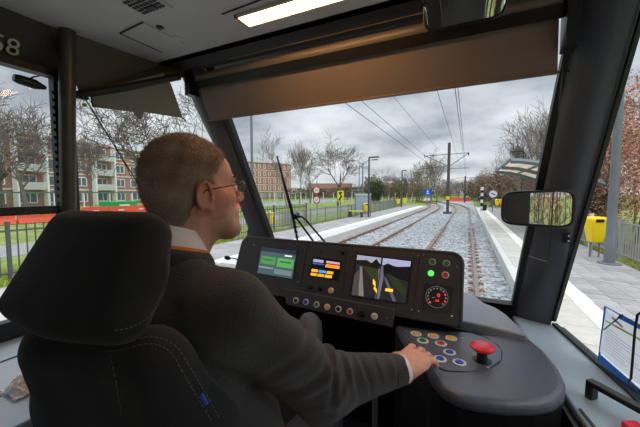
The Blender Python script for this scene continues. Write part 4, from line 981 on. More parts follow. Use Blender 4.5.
screen('s1', 'left screen with pale green fields', ((262, 247), (297, 251), (292.5, 279), (257.5, 273)), [
    (e_('teal', (66, 92, 96), .55), rc(0, 0, 1, 1)), (e_('navy', (30, 44, 66), .5), rc(0, 0, 1, .16)), (e_('green', (70, 140, 74), .7), rc(.05, .33, .47, .62)), (e_('green2', (78, 156, 82), .75), rc(.52, .33, .97, .66)),
    (e_('pale', (128, 150, 158), .6), rc(.02, .72, .44, .78)), (e_('paleb', (112, 132, 140), .55), rc(.48, .74, .96, .92)), (e_('white', (220, 225, 230), .8), rc(.7, .20, .9, .25)), (e_('dgreen', (36, 96, 48), .6), rc(.60, .44, .90, .49)), (e_('dgreenb', (36, 96, 50), .6), rc(.1, .44, .4, .48))])
screen('s2', 'small middle screen with orange and blue bars', ((313.5, 257), (341.5, 261), (337.5, 280), (309.5, 276)), [
    (e_('dark', (14, 16, 26), .4), rc(0, 0, 1, 1)), (e_('lil', (150, 160, 190), .8), rc(.03, .1, .4, .24)), (e_('lilb', (190, 150, 150), .8), rc(.5, .1, .97, .22)), (e_('blu', (70, 80, 150), .8), rc(.03, .28, .45, .36)), (e_('org', (226, 130, 60), 1), rc(.5, .27, .99, .44)),
    (e_('amb', (236, 160, 40), 1), rc(.04, .62, .28, .76)), (e_('cyn', (40, 150, 220), 1), rc(.31, .62, .56, .76)), (e_('ambb', (236, 160, 40), 1), rc(.59, .62, .82, .76)), (e_('ambc', (236, 160, 40), 1), rc(.04, .82, .26, .96)), (e_('ambd', (230, 150, 40), 1), rc(.29, .82, .52, .96)), (e_('ambe', (236, 170, 50), 1), rc(.55, .82, .80, .96))])
screen('s3', 'right screen showing two views along the tram sides', ((357.5, 255), (411, 261.5), (405.5, 303), (351.5, 295.5)), [
    (e_('scene', (38, 40, 44), .5), rc(0, 0, 1, 1)), (e_('skyb', (140, 148, 170), .8), rc(0, 0, .47, .15)), (e_('skyc', (150, 156, 190), .8), rc(.5, 0, 1, .17)), (e_('treesb', (26, 28, 28), .4), [(0, .13), (.2, .1), (.3, .16), (.38, .04), (.46, .16), (.46, .36), (0, .2)]),
    (e_('treesc', (22, 22, 26), .4), [(.5, .2), (.6, .12), (.75, .18), (1, .13), (1, .5), (.55, .4)]), (e_('grass', (52, 60, 34), .5), [(.12, .24), (.45, .3), (.46, .62), (.3, .5)]), (e_('sidel', (120, 116, 116), .7), [(.08, .28), (.13, .28), (.24, .98), (.14, .98)]), (e_('sidel2', (72, 70, 74), .6), [(0, .5), (.1, .3), (.13, .98), (0, .98)]),
    (e_('tramside', (104, 104, 122), .6), [(.44, .3), (.52, .16), (.56, .5), (.53, 1), (.46, 1), (.47, .6)]), (e_('tramr', (92, 90, 112), .6), [(.56, .45), (.62, .5), (.72, .72), (.84, 1), (.78, 1), (.66, .72)]), (e_('vest', (232, 196, 40), 1), [(.37, .53), (.42, .6), (.44, .72), (.38, .66)]), (e_('vest2', (220, 180, 40), 1), [(.42, .7), (.49, .82), (.48, .88), (.4, .76)]),
    (e_('vest3', (220, 180, 50), 1), rc(.62, .72, .76, .79)), (e_('divider', (10, 10, 12), .3), rc(.475, 0, .49, 1)), (e_('greenb', (44, 58, 30), .5), [(.6, .35), (.8, .45), (.98, .7), (.98, .9), (.75, .62)])])
m_ring = mat('button ring', (205, 205, 200), .35)
def button(par, c, nrm, r, col, label, name='button', ring=None, proud=.004, cap=.62, lit=0, sym=None):
    m = mat('btn '+col, dict(black=(22, 22, 24), blue=(30, 70, 180), green=(20, 110, 50), orange=(226, 160, 80), red=(190, 28, 36), cream=(200, 190, 170), yellow=(214, 170, 40), litgreen=(60, 255, 70))[col], .35, emit=2.0 if col == 'litgreen' else 0)
    b = MB().lathe(c, nrm, [(r, 0), (r, proud*.8), (r*.85, proud), (r*.72, proud*.9), (r*.7, proud*.4), (.001, proud*.4)], 24).build(name, ring or m_ring, par); b['label'] = label
    MB().lathe(Vector(c), nrm, [(r*cap, proud*.3), (r*cap, proud*1.2), (r*cap*.85, proud*1.5), (.001, proud*1.5)], 20).build('cap', m, b)
    return b
def pc(px, py, lift=.004): v = uv(px, py, lift); return PO+PU*v.x+PV*v.y+PN*lift
k5 = [(432.5, 262, 'green', 'dark green button'), (446.5, 263.5, 'green', 'second dark green button'), (431, 273.5, 'litgreen', 'lit bright green button'), (445.5, 275, 'red', 'red button')]
for px, py, c, l in k5: button(cons, pc(px, py), PN, .0125, c, l, ring=mat('ring green grey', (150, 165, 150), .4) if c != 'red' else None, cap=.72)
for px, py, c, l in ((310.5, 287, 'black', 'black knob'), (320.5, 288.5, 'black', 'second black knob')): button(cons, pc(px, py), PN, .010, c, l, ring=m_black, proud=.008)
button(cons, pc(331, 290.5), PN, .012, 'orange', 'orange button')
button(cons, pc(342.5, 252), PN, .010, 'black', 'black knob', ring=m_black, proud=.008); button(cons, pc(321, 250.5), PN, .0035, 'black', 'tiny black hole', ring=m_black)
# round gauge in square black display
q = P4((424.5, 283), (453.5, 286.5), (450, 313.5), (420.5, 309), lift=.0045); gd = onp(q, .0015, 'gauge_display', m_black, cons, .004); gd['label'] = 'round speed gauge with glowing red digits'
gc = pc(436.8, 297.0, .0062); e_red = emit('red digits', (255, 40, 40), 1.6); e_w = emit('gauge marks', (150, 155, 160), .35)
for i in range(13):
    a = rad(225-270*i/12); MB().box(gc+PU*(.030*cos(a))+PV*(.030*sin(a)), (.0045, .0012, .0045)).build('gauge_mark', e_red if i > 8 and i % 2 else e_w, gd)
MB().tube([gc+PU*(.037*cos(2*pi*i/32))+PV*(.037*sin(2*pi*i/32)) for i in range(32)], .0006, 4, closed=True).build('gauge_ring', e_w, gd)
TP = Matrix(((1, 0, 0, 0), (0, PV.y, PN.y, 0), (0, PV.z, PN.z, 0), (0, 0, 0, 1)))
text('0', .017, e_red, gd, 'gauge_digit', Matrix.Translation(gc+PV*.006+PU*.006+PN*.001) @ TP); text('0.0', .009, e_red, gd, 'gauge_digit', Matrix.Translation(gc-PV*.013+PU*.002+PN*.001) @ TP)
text('km/h', .006, e_w, gd, 'gauge_unit', Matrix.Translation(gc-PV*.003-PU*.010+PN*.001) @ TP)
MB().lathe(gc-PV*.022-PU*.022, PN, [(.0022, 0), (.0022, .001)], 10).build('warning_lamp', e_red, gd)
# lower strip of buttons
lo = P4((283, 288), (395, 309), (392, 328), (286, 305), lift=.012)
strip_ = onp([lo[0], lo[1], lo[2], (lo[3][0], lo[3][1])], .022, 'button_strip', m_cons, cons, -.01, bevel=.004)
for px, py, c, l in ((296, 300.5, 'black', 'black button'), (306, 302, 'blue', 'blue button'), (316.7, 304.5, 'green', 'green button'), (327.3, 307, 'orange', 'orange button'), (338.5, 309, 'black', 'second black button'), (350, 311.5, 'red', 'red button'), (374.5, 316.3, 'cream', 'cream key switch')):
    b = button(cons, pc(px, py, .012), PN, .0125, c, l, cap=.66 if c != 'cream' else .8)
b = button(cons, pc(362.2, 314, .012), PN, .011, 'black', 'black rotary switch', ring=m_black, proud=.012)
MB().lathe(pc(387, 318.5, .012), PN, [(.003, 0), (.003, .001)], 8).build('screw', m_chrome, cons)
MB().tube([pc(374.5, 316.3, .0185)-PU*.004, pc(374.5, 316.3, .0185)+PU*.004], .001, 5).build('key_slot', m_black, cons)
# console lower body, black foot well
MB().prism([(-1.0, 1.13, .81), (-1.0, 1.13, 1.66), (-1.0, 1.26, 1.66), (-1.0, 1.26, .81)], (.10, 0, 0)).build('side_cheek', m_cblack, cons)
struct(MB().prism([(-1.26, 1.60, .81), (-1.26, 1.60, 1.60), (-1.26, 1.64, 1.60), (-1.26, 1.64, .81)], (1.56, 0, 0)).build('wall_front', m_black))
# grey shelf between console and windscreen
t = thing('dash_shelf', 'light grey shelf between the console and the windscreen', 'shelf', (-.4, 1.4, 1.6))
MB().prism([(-1.0, 1.28, 1.632), (-.05, 1.24, 1.632), *[tuple(at(px, py, z=1.632)) for px, py in ((463, 321), (490, 326.5), (528, 335.5), (519, 326), (506, 314), (496, 307.5), (484, 302.5))], (.03, 1.585, 1.632), (-1.0, 1.585, 1.632)], (0, 0, -.04)).build('shelf', mat('shelf grey', (126, 130, 138), .5, bump=.1, bscale=220), t, bevel=.006)
# gooseneck microphone
a = at(228, 258, y=1.18); b = at(243, 262, y=1.22)
t = thing('microphone', 'small black gooseneck microphone in front of the driver face', 'microphone', b)
MB().tube([a, a.lerp(b, .3)+Vector((0, 0, .006)), a.lerp(b, .7)+Vector((0, 0, .006)), b, b+Vector((.02, .02, -.05))], .003, 8).build('gooseneck', m_black, t)
MB().lathe(a-(b-a).normalized()*.012, (b-a).normalized(), [(.004, -.006), (.010, 0), (.011, .014), (.004, .026)], 12).build('head', m_black, t)
# wiper outside the windscreen
def ws(px, py, off=.03): return at(px, py, pl=((0, 1.6+off, 1.6), (0, 1, .45)))
t = thing('windscreen_wiper', 'black windscreen wiper with twin arms outside the windscreen', 'wiper', ws(300, 240))
MB().tube([ws(277, 156, .02), ws(286, 190, .02), ws(292, 212, .02), ws(297.5, 240, .02)], [.004, .008, .009, .006], 6).build('blade', m_black, t)
for i in range(5): MB().box(ws(293.5+i*.9, 217+i*5, .03), (.02, .01, .008)).build('blade_clip', m_black, t)
MB().tube([ws(295, 216, .045), ws(311, 238, .045), ws(318, 248, .045)], .006, 8).build('arm', m_black, t)
MB().tube([ws(294, 218, .05), ws(301.5, 216.5, .05), ws(306, 220, .05), ws(323, 240, .05), ws(330, 248, .05)], .006, 8).build('arm', m_black, t)
MB().lathe(ws(295, 217, .03), (0, 1, .45), [(.016, 0), (.016, .03), (.01, .035)], 12).build('hub', m_black, t)

# ---- side desk
DZ = 1.61
outline = [tuple(at(px, py, z=DZ)[:2]) for px, py in ((394, 324), (403, 337), (418, 354), (426, 364), (431, 375), (441, 386), (458, 395), (480, 400), (510, 403), (538, 403), (555, 399.5), (564.5, 392), (566, 382), (559, 367), (545, 350), (528, 336.5))]+[(.10, 1.20), (-.10, 1.16)]
t = thing('control_desk', 'dark grey side desk with rounded front to the right of the driver', 'desk', (0, .95, .81))
MB().prism([(x, y, DZ) for x, y in outline], (0, 0, -.040)).build('desk_top', m_desk, t, bevel=.016, seg=4)
MB().prism([(x*.975+.0, y*.985+.014, DZ-.036) for x, y in outline], (0, 0, -.76)).build('desk_body', m_black, t)  # black in the colour itself, standing in for shade below the desk top
pl = [at(px, py, z=DZ+.001) for px, py in ((402, 330), (470, 333), (492, 341), (501, 350), (501, 360), (490, 368), (470, 371.5), (448, 371), (437, 367), (425, 354))]
MB().prism(pl, (0, 0, .0015)).build('inlay_plate', m_desk, t)
loop = []
for i in range(len(pl)):
    a, b, c, d = pl[i-1], pl[i], pl[(i+1) % len(pl)], pl[(i+2) % len(pl)]
    for u in (0, .33, .66): loop.append(.5*((2*b)+(c-a)*u+(2*a-5*b+4*c-d)*u*u+(3*b-a-3*c+d)*u**3))
MB().tube(loop, .0011, 4, closed=True).build('inlay_seam', m_black, t)
Z = Vector((0, 0, 1))
for px, py, c, l in ((416, 334.2, 'orange', 'orange button at the desk rear left'), (433.2, 336.4, 'orange', 'middle orange button'), (451, 338.6, 'yellow', 'yellow button'), (422.7, 341.3, 'green', 'green button'), (440.8, 344, 'red', 'red button'), (449.6, 352.8, 'blue', 'blue button'), (440, 359.5, 'blue', 'blue button under the fingertips'), (459.3, 363, 'blue', 'front blue button')):
    button(t, at(px, py, z=DZ+.002), Z, .0185, c, l, proud=.004, cap=.60)
for px, py in ((462.5, 338), (488, 368), (436.5, 366.5)): MB().lathe(at(px, py, z=DZ+.002), Z, [(.004, 0), (.004, .0015)], 10).build('screw', mat('pink grey', (170, 150, 150), .4), t)
c = at(482, 361, z=DZ); e = thing('emergency_stop', 'big red mushroom emergency button on the side desk', 'button', c)
MB().lathe(c, Z, [(.026, 0), (.026, .004), (.015, .006), (.013, .03), (.016, .034)], 24).build('stem', m_black, e)
MB().lathe(c+Z*.034, Z, [(.012, -.003), (.028, .0), (.034, .006), (.033, .011), (.026, .016), (.014, .019), (.001, .0195)], 32).build('cap', mat('emergency red', (214, 44, 56), .35), e)
# grey padded lever in front of the lower button row, little grey things in the foot well
a = at(309, 350, y=.98); b = at(310, 322, y=1.03)
t = thing('control_grip', 'rounded dark grey grip in front of the lower button row', 'lever', a)
MB().tube([b+Vector((-.012, .03, .018)), b+Vector((-.008, .012, .010)), b, b.lerp(a, .5), a, a+Vector((.0, -.01, -.12))], [.012, .034, .045, .050, .046, .04], 16).build('grip', mat('grip grey', (70, 70, 78), .55), t, sharp=80)
MB().tube([a+Vector((0, -.01, -.1)), a+Vector((0, .05, -.8))], .02, 10).build('stem', m_black, t)
a = at(369, 362, y=1.12); t = thing('foot_well_knob', 'small rounded grey knob in the dark foot well above the forearm', 'knob', a)
MB().tube([a+Vector((-.03, 0, .0)), a+Vector((.0, 0, .004)), a+Vector((.02, 0, -.012)), a+Vector((.024, 0, -.05)), a+Vector((.024, .02, -.55))], [.010, .016, .015, .012, .01], 12).build('knob', mat('knob grey', (110, 116, 122), .5), t, sharp=80)

# ---- papers, handle, tissue
t = thing('paper_folder', 'blue framed clear folder of printed papers standing by the right window', 'folder', at(600, 365, x=.40))
PF = ((.405, 1.2, 1.55), Vector((-1, -.30, .12)))
Q = [at(*p, pl=PF) for p in ((605.5, 306.5), (650, 331), (652, 404), (599, 361.5))]
nF = PF[1].normalized()
mat('folder blue', (20, 110, 220), .35)
MB().prism(Q, -nF*.0015).build('cover', glassmat('clear cover', (.97, .985, 1)), t)
MB().tube([Q[3]+nF*.001, Q[0]+nF*.001, Q[1]+nF*.001], .0028, 6, smooth=False).build('cover_edge', MATS['folder blue'], t)
MB().prism([Q[3], Q[2], Q[2].lerp(Q[1], .07), Q[3].lerp(Q[0], .14)], nF*.0025).build('cover_edge', MATS['folder blue'], t)
ctr = sum(Q, Vector())/4
Q2 = [at(*p, pl=((PF[0][0], PF[0][1], PF[0][2]), PF[1])) for p in ((607, 310.5), (650, 335), (652, 395), (600.5, 352))]
m_paper = mat('paper', (244, 247, 254), .7, noise=.02)
_n = m_paper.node_tree; _t = _n.nodes.new('ShaderNodeBsdfTranslucent'); _t.inputs[0].default_value = (.95, .96, 1, 1); _m = _n.nodes.new('ShaderNodeMixShader'); _m.inputs[0].default_value = .8
_n.links.new(_n.nodes['Principled BSDF'].outputs[0], _m.inputs[1]); _n.links.new(_t.outputs[0], _m.inputs[2]); _n.links.new(_m.outputs[0], _n.nodes['Material Output'].inputs[0])
MB().prism([p+nF*.001 for p in Q2], nF*.002).build('paper', m_paper, t)
m_ink = mat('ink', (176, 182, 206), .7)
def bl_(x, y): return Q2[0].lerp(Q2[1], x).lerp(Q2[3].lerp(Q2[2], x), y)+nF*.0035
for j in range(9):
    y = .36+.062*j; x1 = .35+.5*abs(math.sin(j*2.3))
    MB().add([bl_(.08, y), bl_(x1, y), bl_(x1, y+.010), bl_(.08, y+.010)], [(0, 1, 2, 3)]).build('print_line', m_ink, t)
MB().add([bl_(.18, .05), bl_(.45, .12), bl_(.45, .17), bl_(.18, .10)], [(0, 1, 2, 3)]).build('print_block', mat('print violet', (150, 150, 190), .7), t)
MB().prism([at(*p, pl=PF)+nF*.004 for p in ((622, 314), (650, 329), (650, 334), (619, 318))], nF*.001).build('cover_band', MATS['folder blue'], t)
MB().tube([at(606, 330, pl=PF)+nF*.006, at(625, 315, pl=PF)+nF*.006], .0016, 6).build('elastic', m_black, t)
p0, p1 = at(608, 321, pl=PF)+nF*.007, at(650, 344, pl=PF)+nF*.007
pn = thing('pen', 'yellow green pen clipped across the papers', 'pen', p0); MB().tube([p0, p0.lerp(p1, .3), p1], [.0015, .0028, .0028], 8).build('barrel', mat('pen lime', (178, 190, 60), .4), pn); MB().tube([p0.lerp(p1, .28), p0.lerp(p1, .42)], .0031, 8).build('band', mat('pen orange', (230, 150, 60), .4), pn)
t = thing('folder_bracket', 'thin black upright rod holding the folder', 'bracket', at(631, 385, z=1.55))
P = [at(642, 312, x=.375), at(637.5, 315, x=.375), at(635, 330, x=.375), at(631, 378, x=.378), at(628, 383, x=.37)]
MB().tube(P, .0028, 8).build('rod', m_black, t); MB().tube([at(628, 382, x=.372), at(640, 391, x=.372)], .003, 8).build('foot', m_black, t)
t = thing('grab_handle', 'black grab handle on the blue grey sill beside the folder', 'handle', at(587, 397, z=1.55))
a0, a1 = at(583.5, 391, z=1.55), at(591.5, 399.5, z=1.55); H = .035
dirv = (at(640, 408, z=1.575)-at(588, 380, z=1.575)).normalized()
b0 = at(587.5, 396, z=1.549); L_ = .20; sd_ = Vector((-dirv.y, dirv.x, 0))*.012
def hb(p, q, w=1.0): return p, q
for s0 in (0, L_): MB().prism([b0+dirv*s0-sd_, b0+dirv*(s0+.018)-sd_, b0+dirv*(s0+.018)+sd_, b0+dirv*s0+sd_], Z*(H+.004)).build('foot', m_black, t, bevel=.002)
MB().prism([b0+Z*H-sd_, b0+Z*H+dirv*(L_+.018)-sd_, b0+Z*H+dirv*(L_+.018)+sd_, b0+Z*H+sd_], Z*.015).build('bar', m_black, t, bevel=.003)
rp = at(634, 431, z=1.555); t = thing('red_tag', 'bright red object at the lower right corner of the sill', 'tag', rp); MB().box(rp+Z*.006, (.035, .03, .02), rz=.5).build('body', mat('tag red', (226, 36, 60), .4), t, bevel=.004)
# crumpled tissue on the left ledge
rnd = random.Random(4); c = at(21, 386, z=1.60); t = thing('crumpled_tissue', 'crumpled white tissue lying on the pale blue left ledge', 'tissue', c)
N = 12; V = []; 
for i in range(N+1):
    for j in range(N+1):
        u, v = i/N-.5, j/N-.5; V.append((c.x+u*.085+rnd.uniform(-.003, .003), c.y+v*.055+rnd.uniform(-.003, .003), 1.590+.030*max(0, 1-4*(u*u+v*v))*(.6+.6*rnd.random())+.004*rnd.random()))
F = [(i*(N+1)+j, (i+1)*(N+1)+j, (i+1)*(N+1)+j+1, i*(N+1)+j+1) for i in range(N) for j in range(N)]
MB().add(V, F).build('sheet', mat('tissue', (244, 242, 238), .9), t)
MB().tube([c+Vector((-.03, -.03, -.006)), c+Vector((-.015, -.045, -.004)), c+Vector((.005, -.04, -.002))], .0016, 6).build('loop', m_dkgrey, t)

# ================================================================== DRIVER SEAT
m_seat = mat('seat cloth black', (19, 18, 20), .9, noise=.15, nscale=300, bump=.3, bscale=500, sheen=.1)
m_stitch = mat('stitch', (96, 90, 90), .8)
seat = thing('driver_seat', 'black cloth driver seat with broad headrest and grey stitching', 'seat', (-.55, .40, .81))
def RX(a): c, s_ = cos(a), sin(a); return np.array([[1, 0, 0], [0, c, -s_], [0, s_, c]])
def RZ(a): c, s_ = cos(a), sin(a); return np.array([[c, -s_, 0], [s_, c, 0], [0, 0, 1]])
SM = np.array(Matrix.Translation(Vector((-.535, .275, 0))) @ Matrix.Rotation(rad(11), 4, 'Z'))
f = Field((-.86, .08, 1.80), (-.26, .46, 2.16), .006); f.frame(SM)
f.rbox((.002, -.005, 1.978), (.115, .038, .100), .036, k=.02, R=RX(-.50)); f.ell((-.008, .005, 1.975), (.125, .042, .075), k=.03, R=RX(-.50))
V, F = f.mesh(); V = soft(V, F, 3)
lx = V[:, 0]+.535; V[:, 0] += lx*np.clip((1.98-V[:, 2])/.10, -1, 1)*.10
V[:, 1] += .9*lx**2*1.2; V[:, 2] += .30*np.maximum(0, -lx)*np.clip((1.98-V[:, 2])/.1, 0, 1)
V += vnormals(V, F)*(vnoise(V, 40, 1)*.0010)[:, None]
hr_ = npmesh('headrest', V, F, m_seat, seat)
f = Field((-.92, .02, 1.20), (-.20, .56, 1.94), .008); f.frame(SM)
f.rbox((.022, .06, 1.60), (.145, .040, .285), .038, k=.02, R=RX(.24)); f.rbox((.03, .10, 1.45), (.20, .045, .22), .04, k=.08, R=RX(.24))
for sx in (-1, 1): f.cap((sx*.195+.03, .16, 1.30), (sx*.155+.022, .050, 1.72), .042, .036, k=.05); f.cap((sx*.155+.022, .05, 1.72), (sx*.095+.012, .012, 1.86), .036, .03, k=.05)
V, F = f.mesh(); V = soft(V, F, 3); V += vnormals(V, F)*(vnoise(V, 30, 2)*.0015)[:, None]
br_ = npmesh('backrest', V, F, m_seat, seat)
f = Field((-.86, .20, 1.12), (-.24, .90, 1.36), .010); f.rbox((-.55, .54, 1.24), (.24, .27, .07), .05); V, F = f.mesh(); V = soft(V, F, 2)
npmesh('seat_cushion', V, F, m_seat, seat)
MB().lathe((-.55, .42, .81), (0, 0, 1), [(.2, 0), (.2, .03), (.06, .05), (.05, .34), (.14, .36)], 20).build('pedestal', m_black, seat)
for sx in (-.06, .06): MB().cyl((-.535+sx, .275, 1.85), (-.535+sx, .275, 1.92), .007).build('headrest_rod', m_chrome, seat)
def seam(P, r=.0014, nm='stitching', m=None):
    Q = [Vector(p) for p in P]; out = []
    for i in range(len(Q)-1):
        a, b, c, d = Q[max(i-1, 0)], Q[i], Q[i+1], Q[min(i+2, len(Q)-1)]
        for u in (0, .25, .5, .75): out.append(.5*((2*b)+(c-a)*u+(2*a-5*b+4*c-d)*u*u+(3*b-a-3*c+d)*u**3))
    out.append(Q[-1]); return MB().tube(out, r, 5).build(nm, m or m_stitch, seat)
def drape(o, pts, lift=.0008):
    dg = bpy.context.evaluated_depsgraph_get(); dg.update(); out = []
    for px, py in pts:
        d = (at(px, py, d=1)-CAM).normalized(); ok, loc, nn, _ = o.ray_cast(CAM, d)
        if ok: out.append(loc+nn*lift)
    return out
bpy.context.view_layer.update()
def dashes(P, m, r=.0008, step=.006):
    g = MB(); Q = []
    for a, b in zip(P[:-1], P[1:]):
        n_ = max(1, int((b-a).length/step)); Q += [a.lerp(b, i/n_) for i in range(n_)]
    for i in range(0, len(Q)-1): g.tube([Q[i], Q[i].lerp(Q[i+1], .6)], r, 4)
    return g.build('stitching', m, seat)
def fine(pts):
    out = []
    for i in range(len(pts)-1):
        a, b, c, d = [Vector(pts[min(max(j, 0), len(pts)-1)]) for j in (i-1, i, i+1, i+2)]
        for u in (0, .2, .4, .6, .8): q = .5*((2*b)+(c-a)*u+(2*a-5*b+4*c-d)*u*u+(3*b-a-3*c+d)*u**3); out.append((q.x, q.y))
    return out
for o_, pts in ((hr_, [(167, 255), (166.5, 280), (160, 300), (148, 317), (128, 328), (105, 331)]), (br_, [(100, 352), (120, 350), (150, 344), (170, 352), (184, 375), (205, 410), (215, 426)]), (br_, [(104, 346), (122, 344), (150, 337), (174, 345), (190, 368), (212, 405), (222, 424)]), (br_, [(110, 351), (116, 380), (124, 426)])):
    P = drape(o_, fine(pts))
    if len(P) > 3: dashes(P, m_stitch)
P = drape(br_, [(200, 394), (206, 404)], .001)
if len(P) == 2: MB().tube(P, .004, 6).build('blue_label', mat('label blue', (30, 70, 150), .6), seat)

# ================================================================== DRIVER
man = thing('person', 'short-haired man with glasses in dark sweater driving, right hand on the desk buttons', 'person', (-.55, .5, .81))
HY_ = rad(-23); HC = Vector((-.563, .517, 2.090))
Rh = Matrix.Rotation(HY_, 4, 'Z') @ Matrix.Rotation(rad(8), 4, 'X') @ Matrix.Rotation(rad(-1), 4, 'Y')
MH = Matrix.Translation(HC) @ Rh; MHn = np.array(MH); HS = .925
MHs = MHn.copy()
f = Field((-.92, .28, 1.45), (.02, 1.06, 2.26), .0034)
# --- head, in its own frame: x right, y face, z up, ear canals at the origin
f.frame(MHs)
def Lh(*p): return tuple(HS*v for v in p)
H_ = HS
f.ell(Lh(0, -.016, .054), Lh(.078, .097, .097), k=.01)
f.ell(Lh(0, .035, .050), Lh(.064, .062, .066), k=.02)
f.ell(Lh(0, -.05, .02), Lh(.064, .055, .06), k=.02)
f.ell(Lh(0, .045, -.015), Lh(.056, .048, .064), k=.02)
for sx in (-1, 1):
    f.cap(Lh(sx*.050, .006, -.050), Lh(sx*.020, .072, -.094), .021*H_, .020*H_, k=.025)
    f.ell(Lh(sx*.048, .056, -.012), Lh(.020, .026, .020), k=.018)
    f.cap(Lh(sx*.036, .086, .033), Lh(sx*.010, .094, .030), .0095*H_, .009*H_, k=.012)
    f.cap(Lh(sx*.062, .02, .0), Lh(sx*.045, .04, -.06), .018*H_, .02*H_, k=.03)
f.ell(Lh(0, .074, -.096), Lh(.026, .023, .020), k=.02)
f.ell(Lh(0, .078, -.055), Lh(.031, .022, .030), k=.02)
f.cap(Lh(0, .02, -.07), Lh(0, .06, -.095), .03*H_, .02*H_, k=.02)
f.cap(Lh(0, .090, .026), Lh(0, .117, -.018), .0085*H_, .012*H_, k=.012)
for sx in (-1, 1):
    f.ell(Lh(sx*.013, .103, -.023), Lh(.009, .012, .008), k=.006)
    f.ell(Lh(sx*.032, .103, .013), Lh(.017, .018, .013), k=.012, sub=True)
    f.ell(Lh(sx*.032, .080, .013), Lh(.0145, .0140, .0135), k=.003)
    f.cap(Lh(sx*.046, .084, .008), Lh(sx*.020, .092, .004), .0035*H_, k=.005)
f.cap(Lh(-.022, .092, -.056), Lh(.022, .092, -.056), .0042*H_, k=.006); f.cap(Lh(-.018, .091, -.066), Lh(.018, .091, -.066), .005*H_, k=.006)
f.cap(Lh(-.024, .100, -.061), Lh(.024, .100, -.061), .0022*H_, k=.003, sub=True)
# ears: plate, helix, lobe, concha
for sx in (-1, 1):
    f.ell(Lh(sx*.080, -.010, .004), Lh(.0062, .017, .030), k=.006, R=RX(.18) @ RZ(sx*.35))
    P = []
    for i in range(12):
        a = rad(-70+i*25); P.append(Lh(sx*(.0835+.004*sin(a*.5+1)), -.010+.0165*cos(a)*(-1 if False else 1)*-1+.004*sin(a), .006+.029*sin(a)))
    for a_, b_ in zip(P[:-1], P[1:]): f.cap(a_, b_, .0036*H_, k=.003)
    f.ell(Lh(sx*.079, .000, -.026), Lh(.005, .009, .011), k=.006)
    f.ell(Lh(sx*.088, -.004, -.002), Lh(.008, .0095, .014), k=.005, sub=True)
    f.ell(Lh(sx*.0885, -.012, .017), Lh(.006, .006, .010), k=.004, sub=True)
    f.cap(Lh(sx*.083, .008, -.004), Lh(sx*.083, .007, -.012), .0035*H_, k=.004)
# --- neck and body (mostly under the clothes)
f.frame(None)
C7 = (-.55, .375, 1.93)
nb = np.array(MH @ Vector(Lh(0, -.030, -.035)))
f.cap(tuple(nb), (-.585, .44, 1.92), .056, .062, k=.03)
f.cap(tuple(np.array(MH @ Vector(Lh(0, .0, -.06)))), (-.583, .475, 1.92), .045, .05, k=.03)
for sx in (-1, 1): f.cap(tuple(np.array(MH @ Vector(Lh(sx*.058, -.022, -.03)))), (-.583+sx*.022, .495, 1.91), .014, .011, k=.015)
SR, ER, WR_ = (-.410, .445, 1.870), (-.283, .600, 1.675), (-.134, .750, 1.668)
SLh, EL, WL = (-.760, .455, 1.872), (-.84, .60, 1.66), (-.64, .78, 1.58)
f.cap(SR, SLh, .04, .04, k=.05); f.ell((-.585, .44, 1.72), (.15, .09, .2), k=.05); f.cap((-.585, .435, 1.93), (-.585, .435, 1.75), .055, .08, k=.04)
for S_, E_, W_ in ((SR, ER, WR_), (SLh, EL, WL)): f.cap(S_, E_, .042, .036, k=.03); f.cap(E_, W_, .036, .027, k=.03)
# --- hands: wrist frame (x right of the hand, y along the fingers, z back of the hand)
def handM(W, yaw, pitch, roll, flip=1):
    M = Matrix.Translation(Vector(W)) @ Matrix.Rotation(yaw, 4, 'Z') @ Matrix.Rotation(pitch, 4, 'X') @ Matrix.Rotation(roll, 4, 'Y') @ Matrix.Diagonal((flip, 1, 1, 1)); return M
def hand(M, curl=1.0, s_=1.0):
    Mn = np.array(M)
    f.frame(Mn); sc = lambda *p: tuple(s_*v for v in p)
    f.cap(sc(0, -.02, 0), sc(0, .012, 0), .027*s_, .028*s_, k=.02, sq=(.9, 1, 1.25))
    f.ell(sc(.001, .050, .001), sc(.040, .050, .0155), k=.02)
    for x in (-.028, -.009, .010, .028): f.cap(sc(x*.55, .01, .006), sc(x, .084-abs(x)*.15, .006), .009*s_, .0095*s_, k=.010)
    f.ell(sc(-.024, .028, -.010), sc(.016, .03, .014), k=.012)
    tips = []
    for x, y0, L_, r, c0, sp_ in ((-.029, .086, .072, .0092, .42, -.16), (-.0095, .091, .080, .0094, .5, -.06), (.0105, .087, .074, .0090, .62, .05), (.0285, .078, .058, .0080, .72, .19)):
        p = Vector((x, y0, .004)); ang = -.05*curl; segs = (.46, .30, .24)
        for j, sg in enumerate(segs):
            ang2 = ang-c0*curl*(.35, 1.0, .7)[j]; ang = ang2
            q = p+Vector((sin(sp_)*cos(ang), cos(sp_)*cos(ang), sin(ang)))*L_*sg
            f.cap(tuple(p*s_), tuple(q*s_), r*(1-.06*j)*s_, r*(1-.06*(j+1))*s_, k=.0035); f.ell(tuple(p*s_+Vector((0, 0, .001))), (r*1.04*s_,)*3, k=.003); p = q
        tips.append((M @ (p*s_), M))
    # thumb leaves the side of the palm near its base
    q0, q1, q2, q3 = Vector((-.026, .018, -.006)), Vector((-.047, .052, -.013)), Vector((-.050, .083, -.021)), Vector((-.043, .105, -.028))
    f.cap(tuple(q0*s_), tuple(q1*s_), .014*s_, .0115*s_, k=.010); f.cap(tuple(q1*s_), tuple(q2*s_), .0112*s_, .0100*s_, k=.004); f.cap(tuple(q2*s_), tuple(q3*s_), .0100*s_, .0078*s_, k=.004)
    # tendons and veins on the back
    for x in (-.026, -.008, .010, .026): f.cap(sc(x*.5, .02, .0150), sc(x, .080, .0120), .0028*s_, k=.006)
    f.frame(None); return tips
MR = handM((-.131, .758, 1.668), rad(-15), rad(-6), rad(8)); tipsR = hand(MR, .60, 1.03)
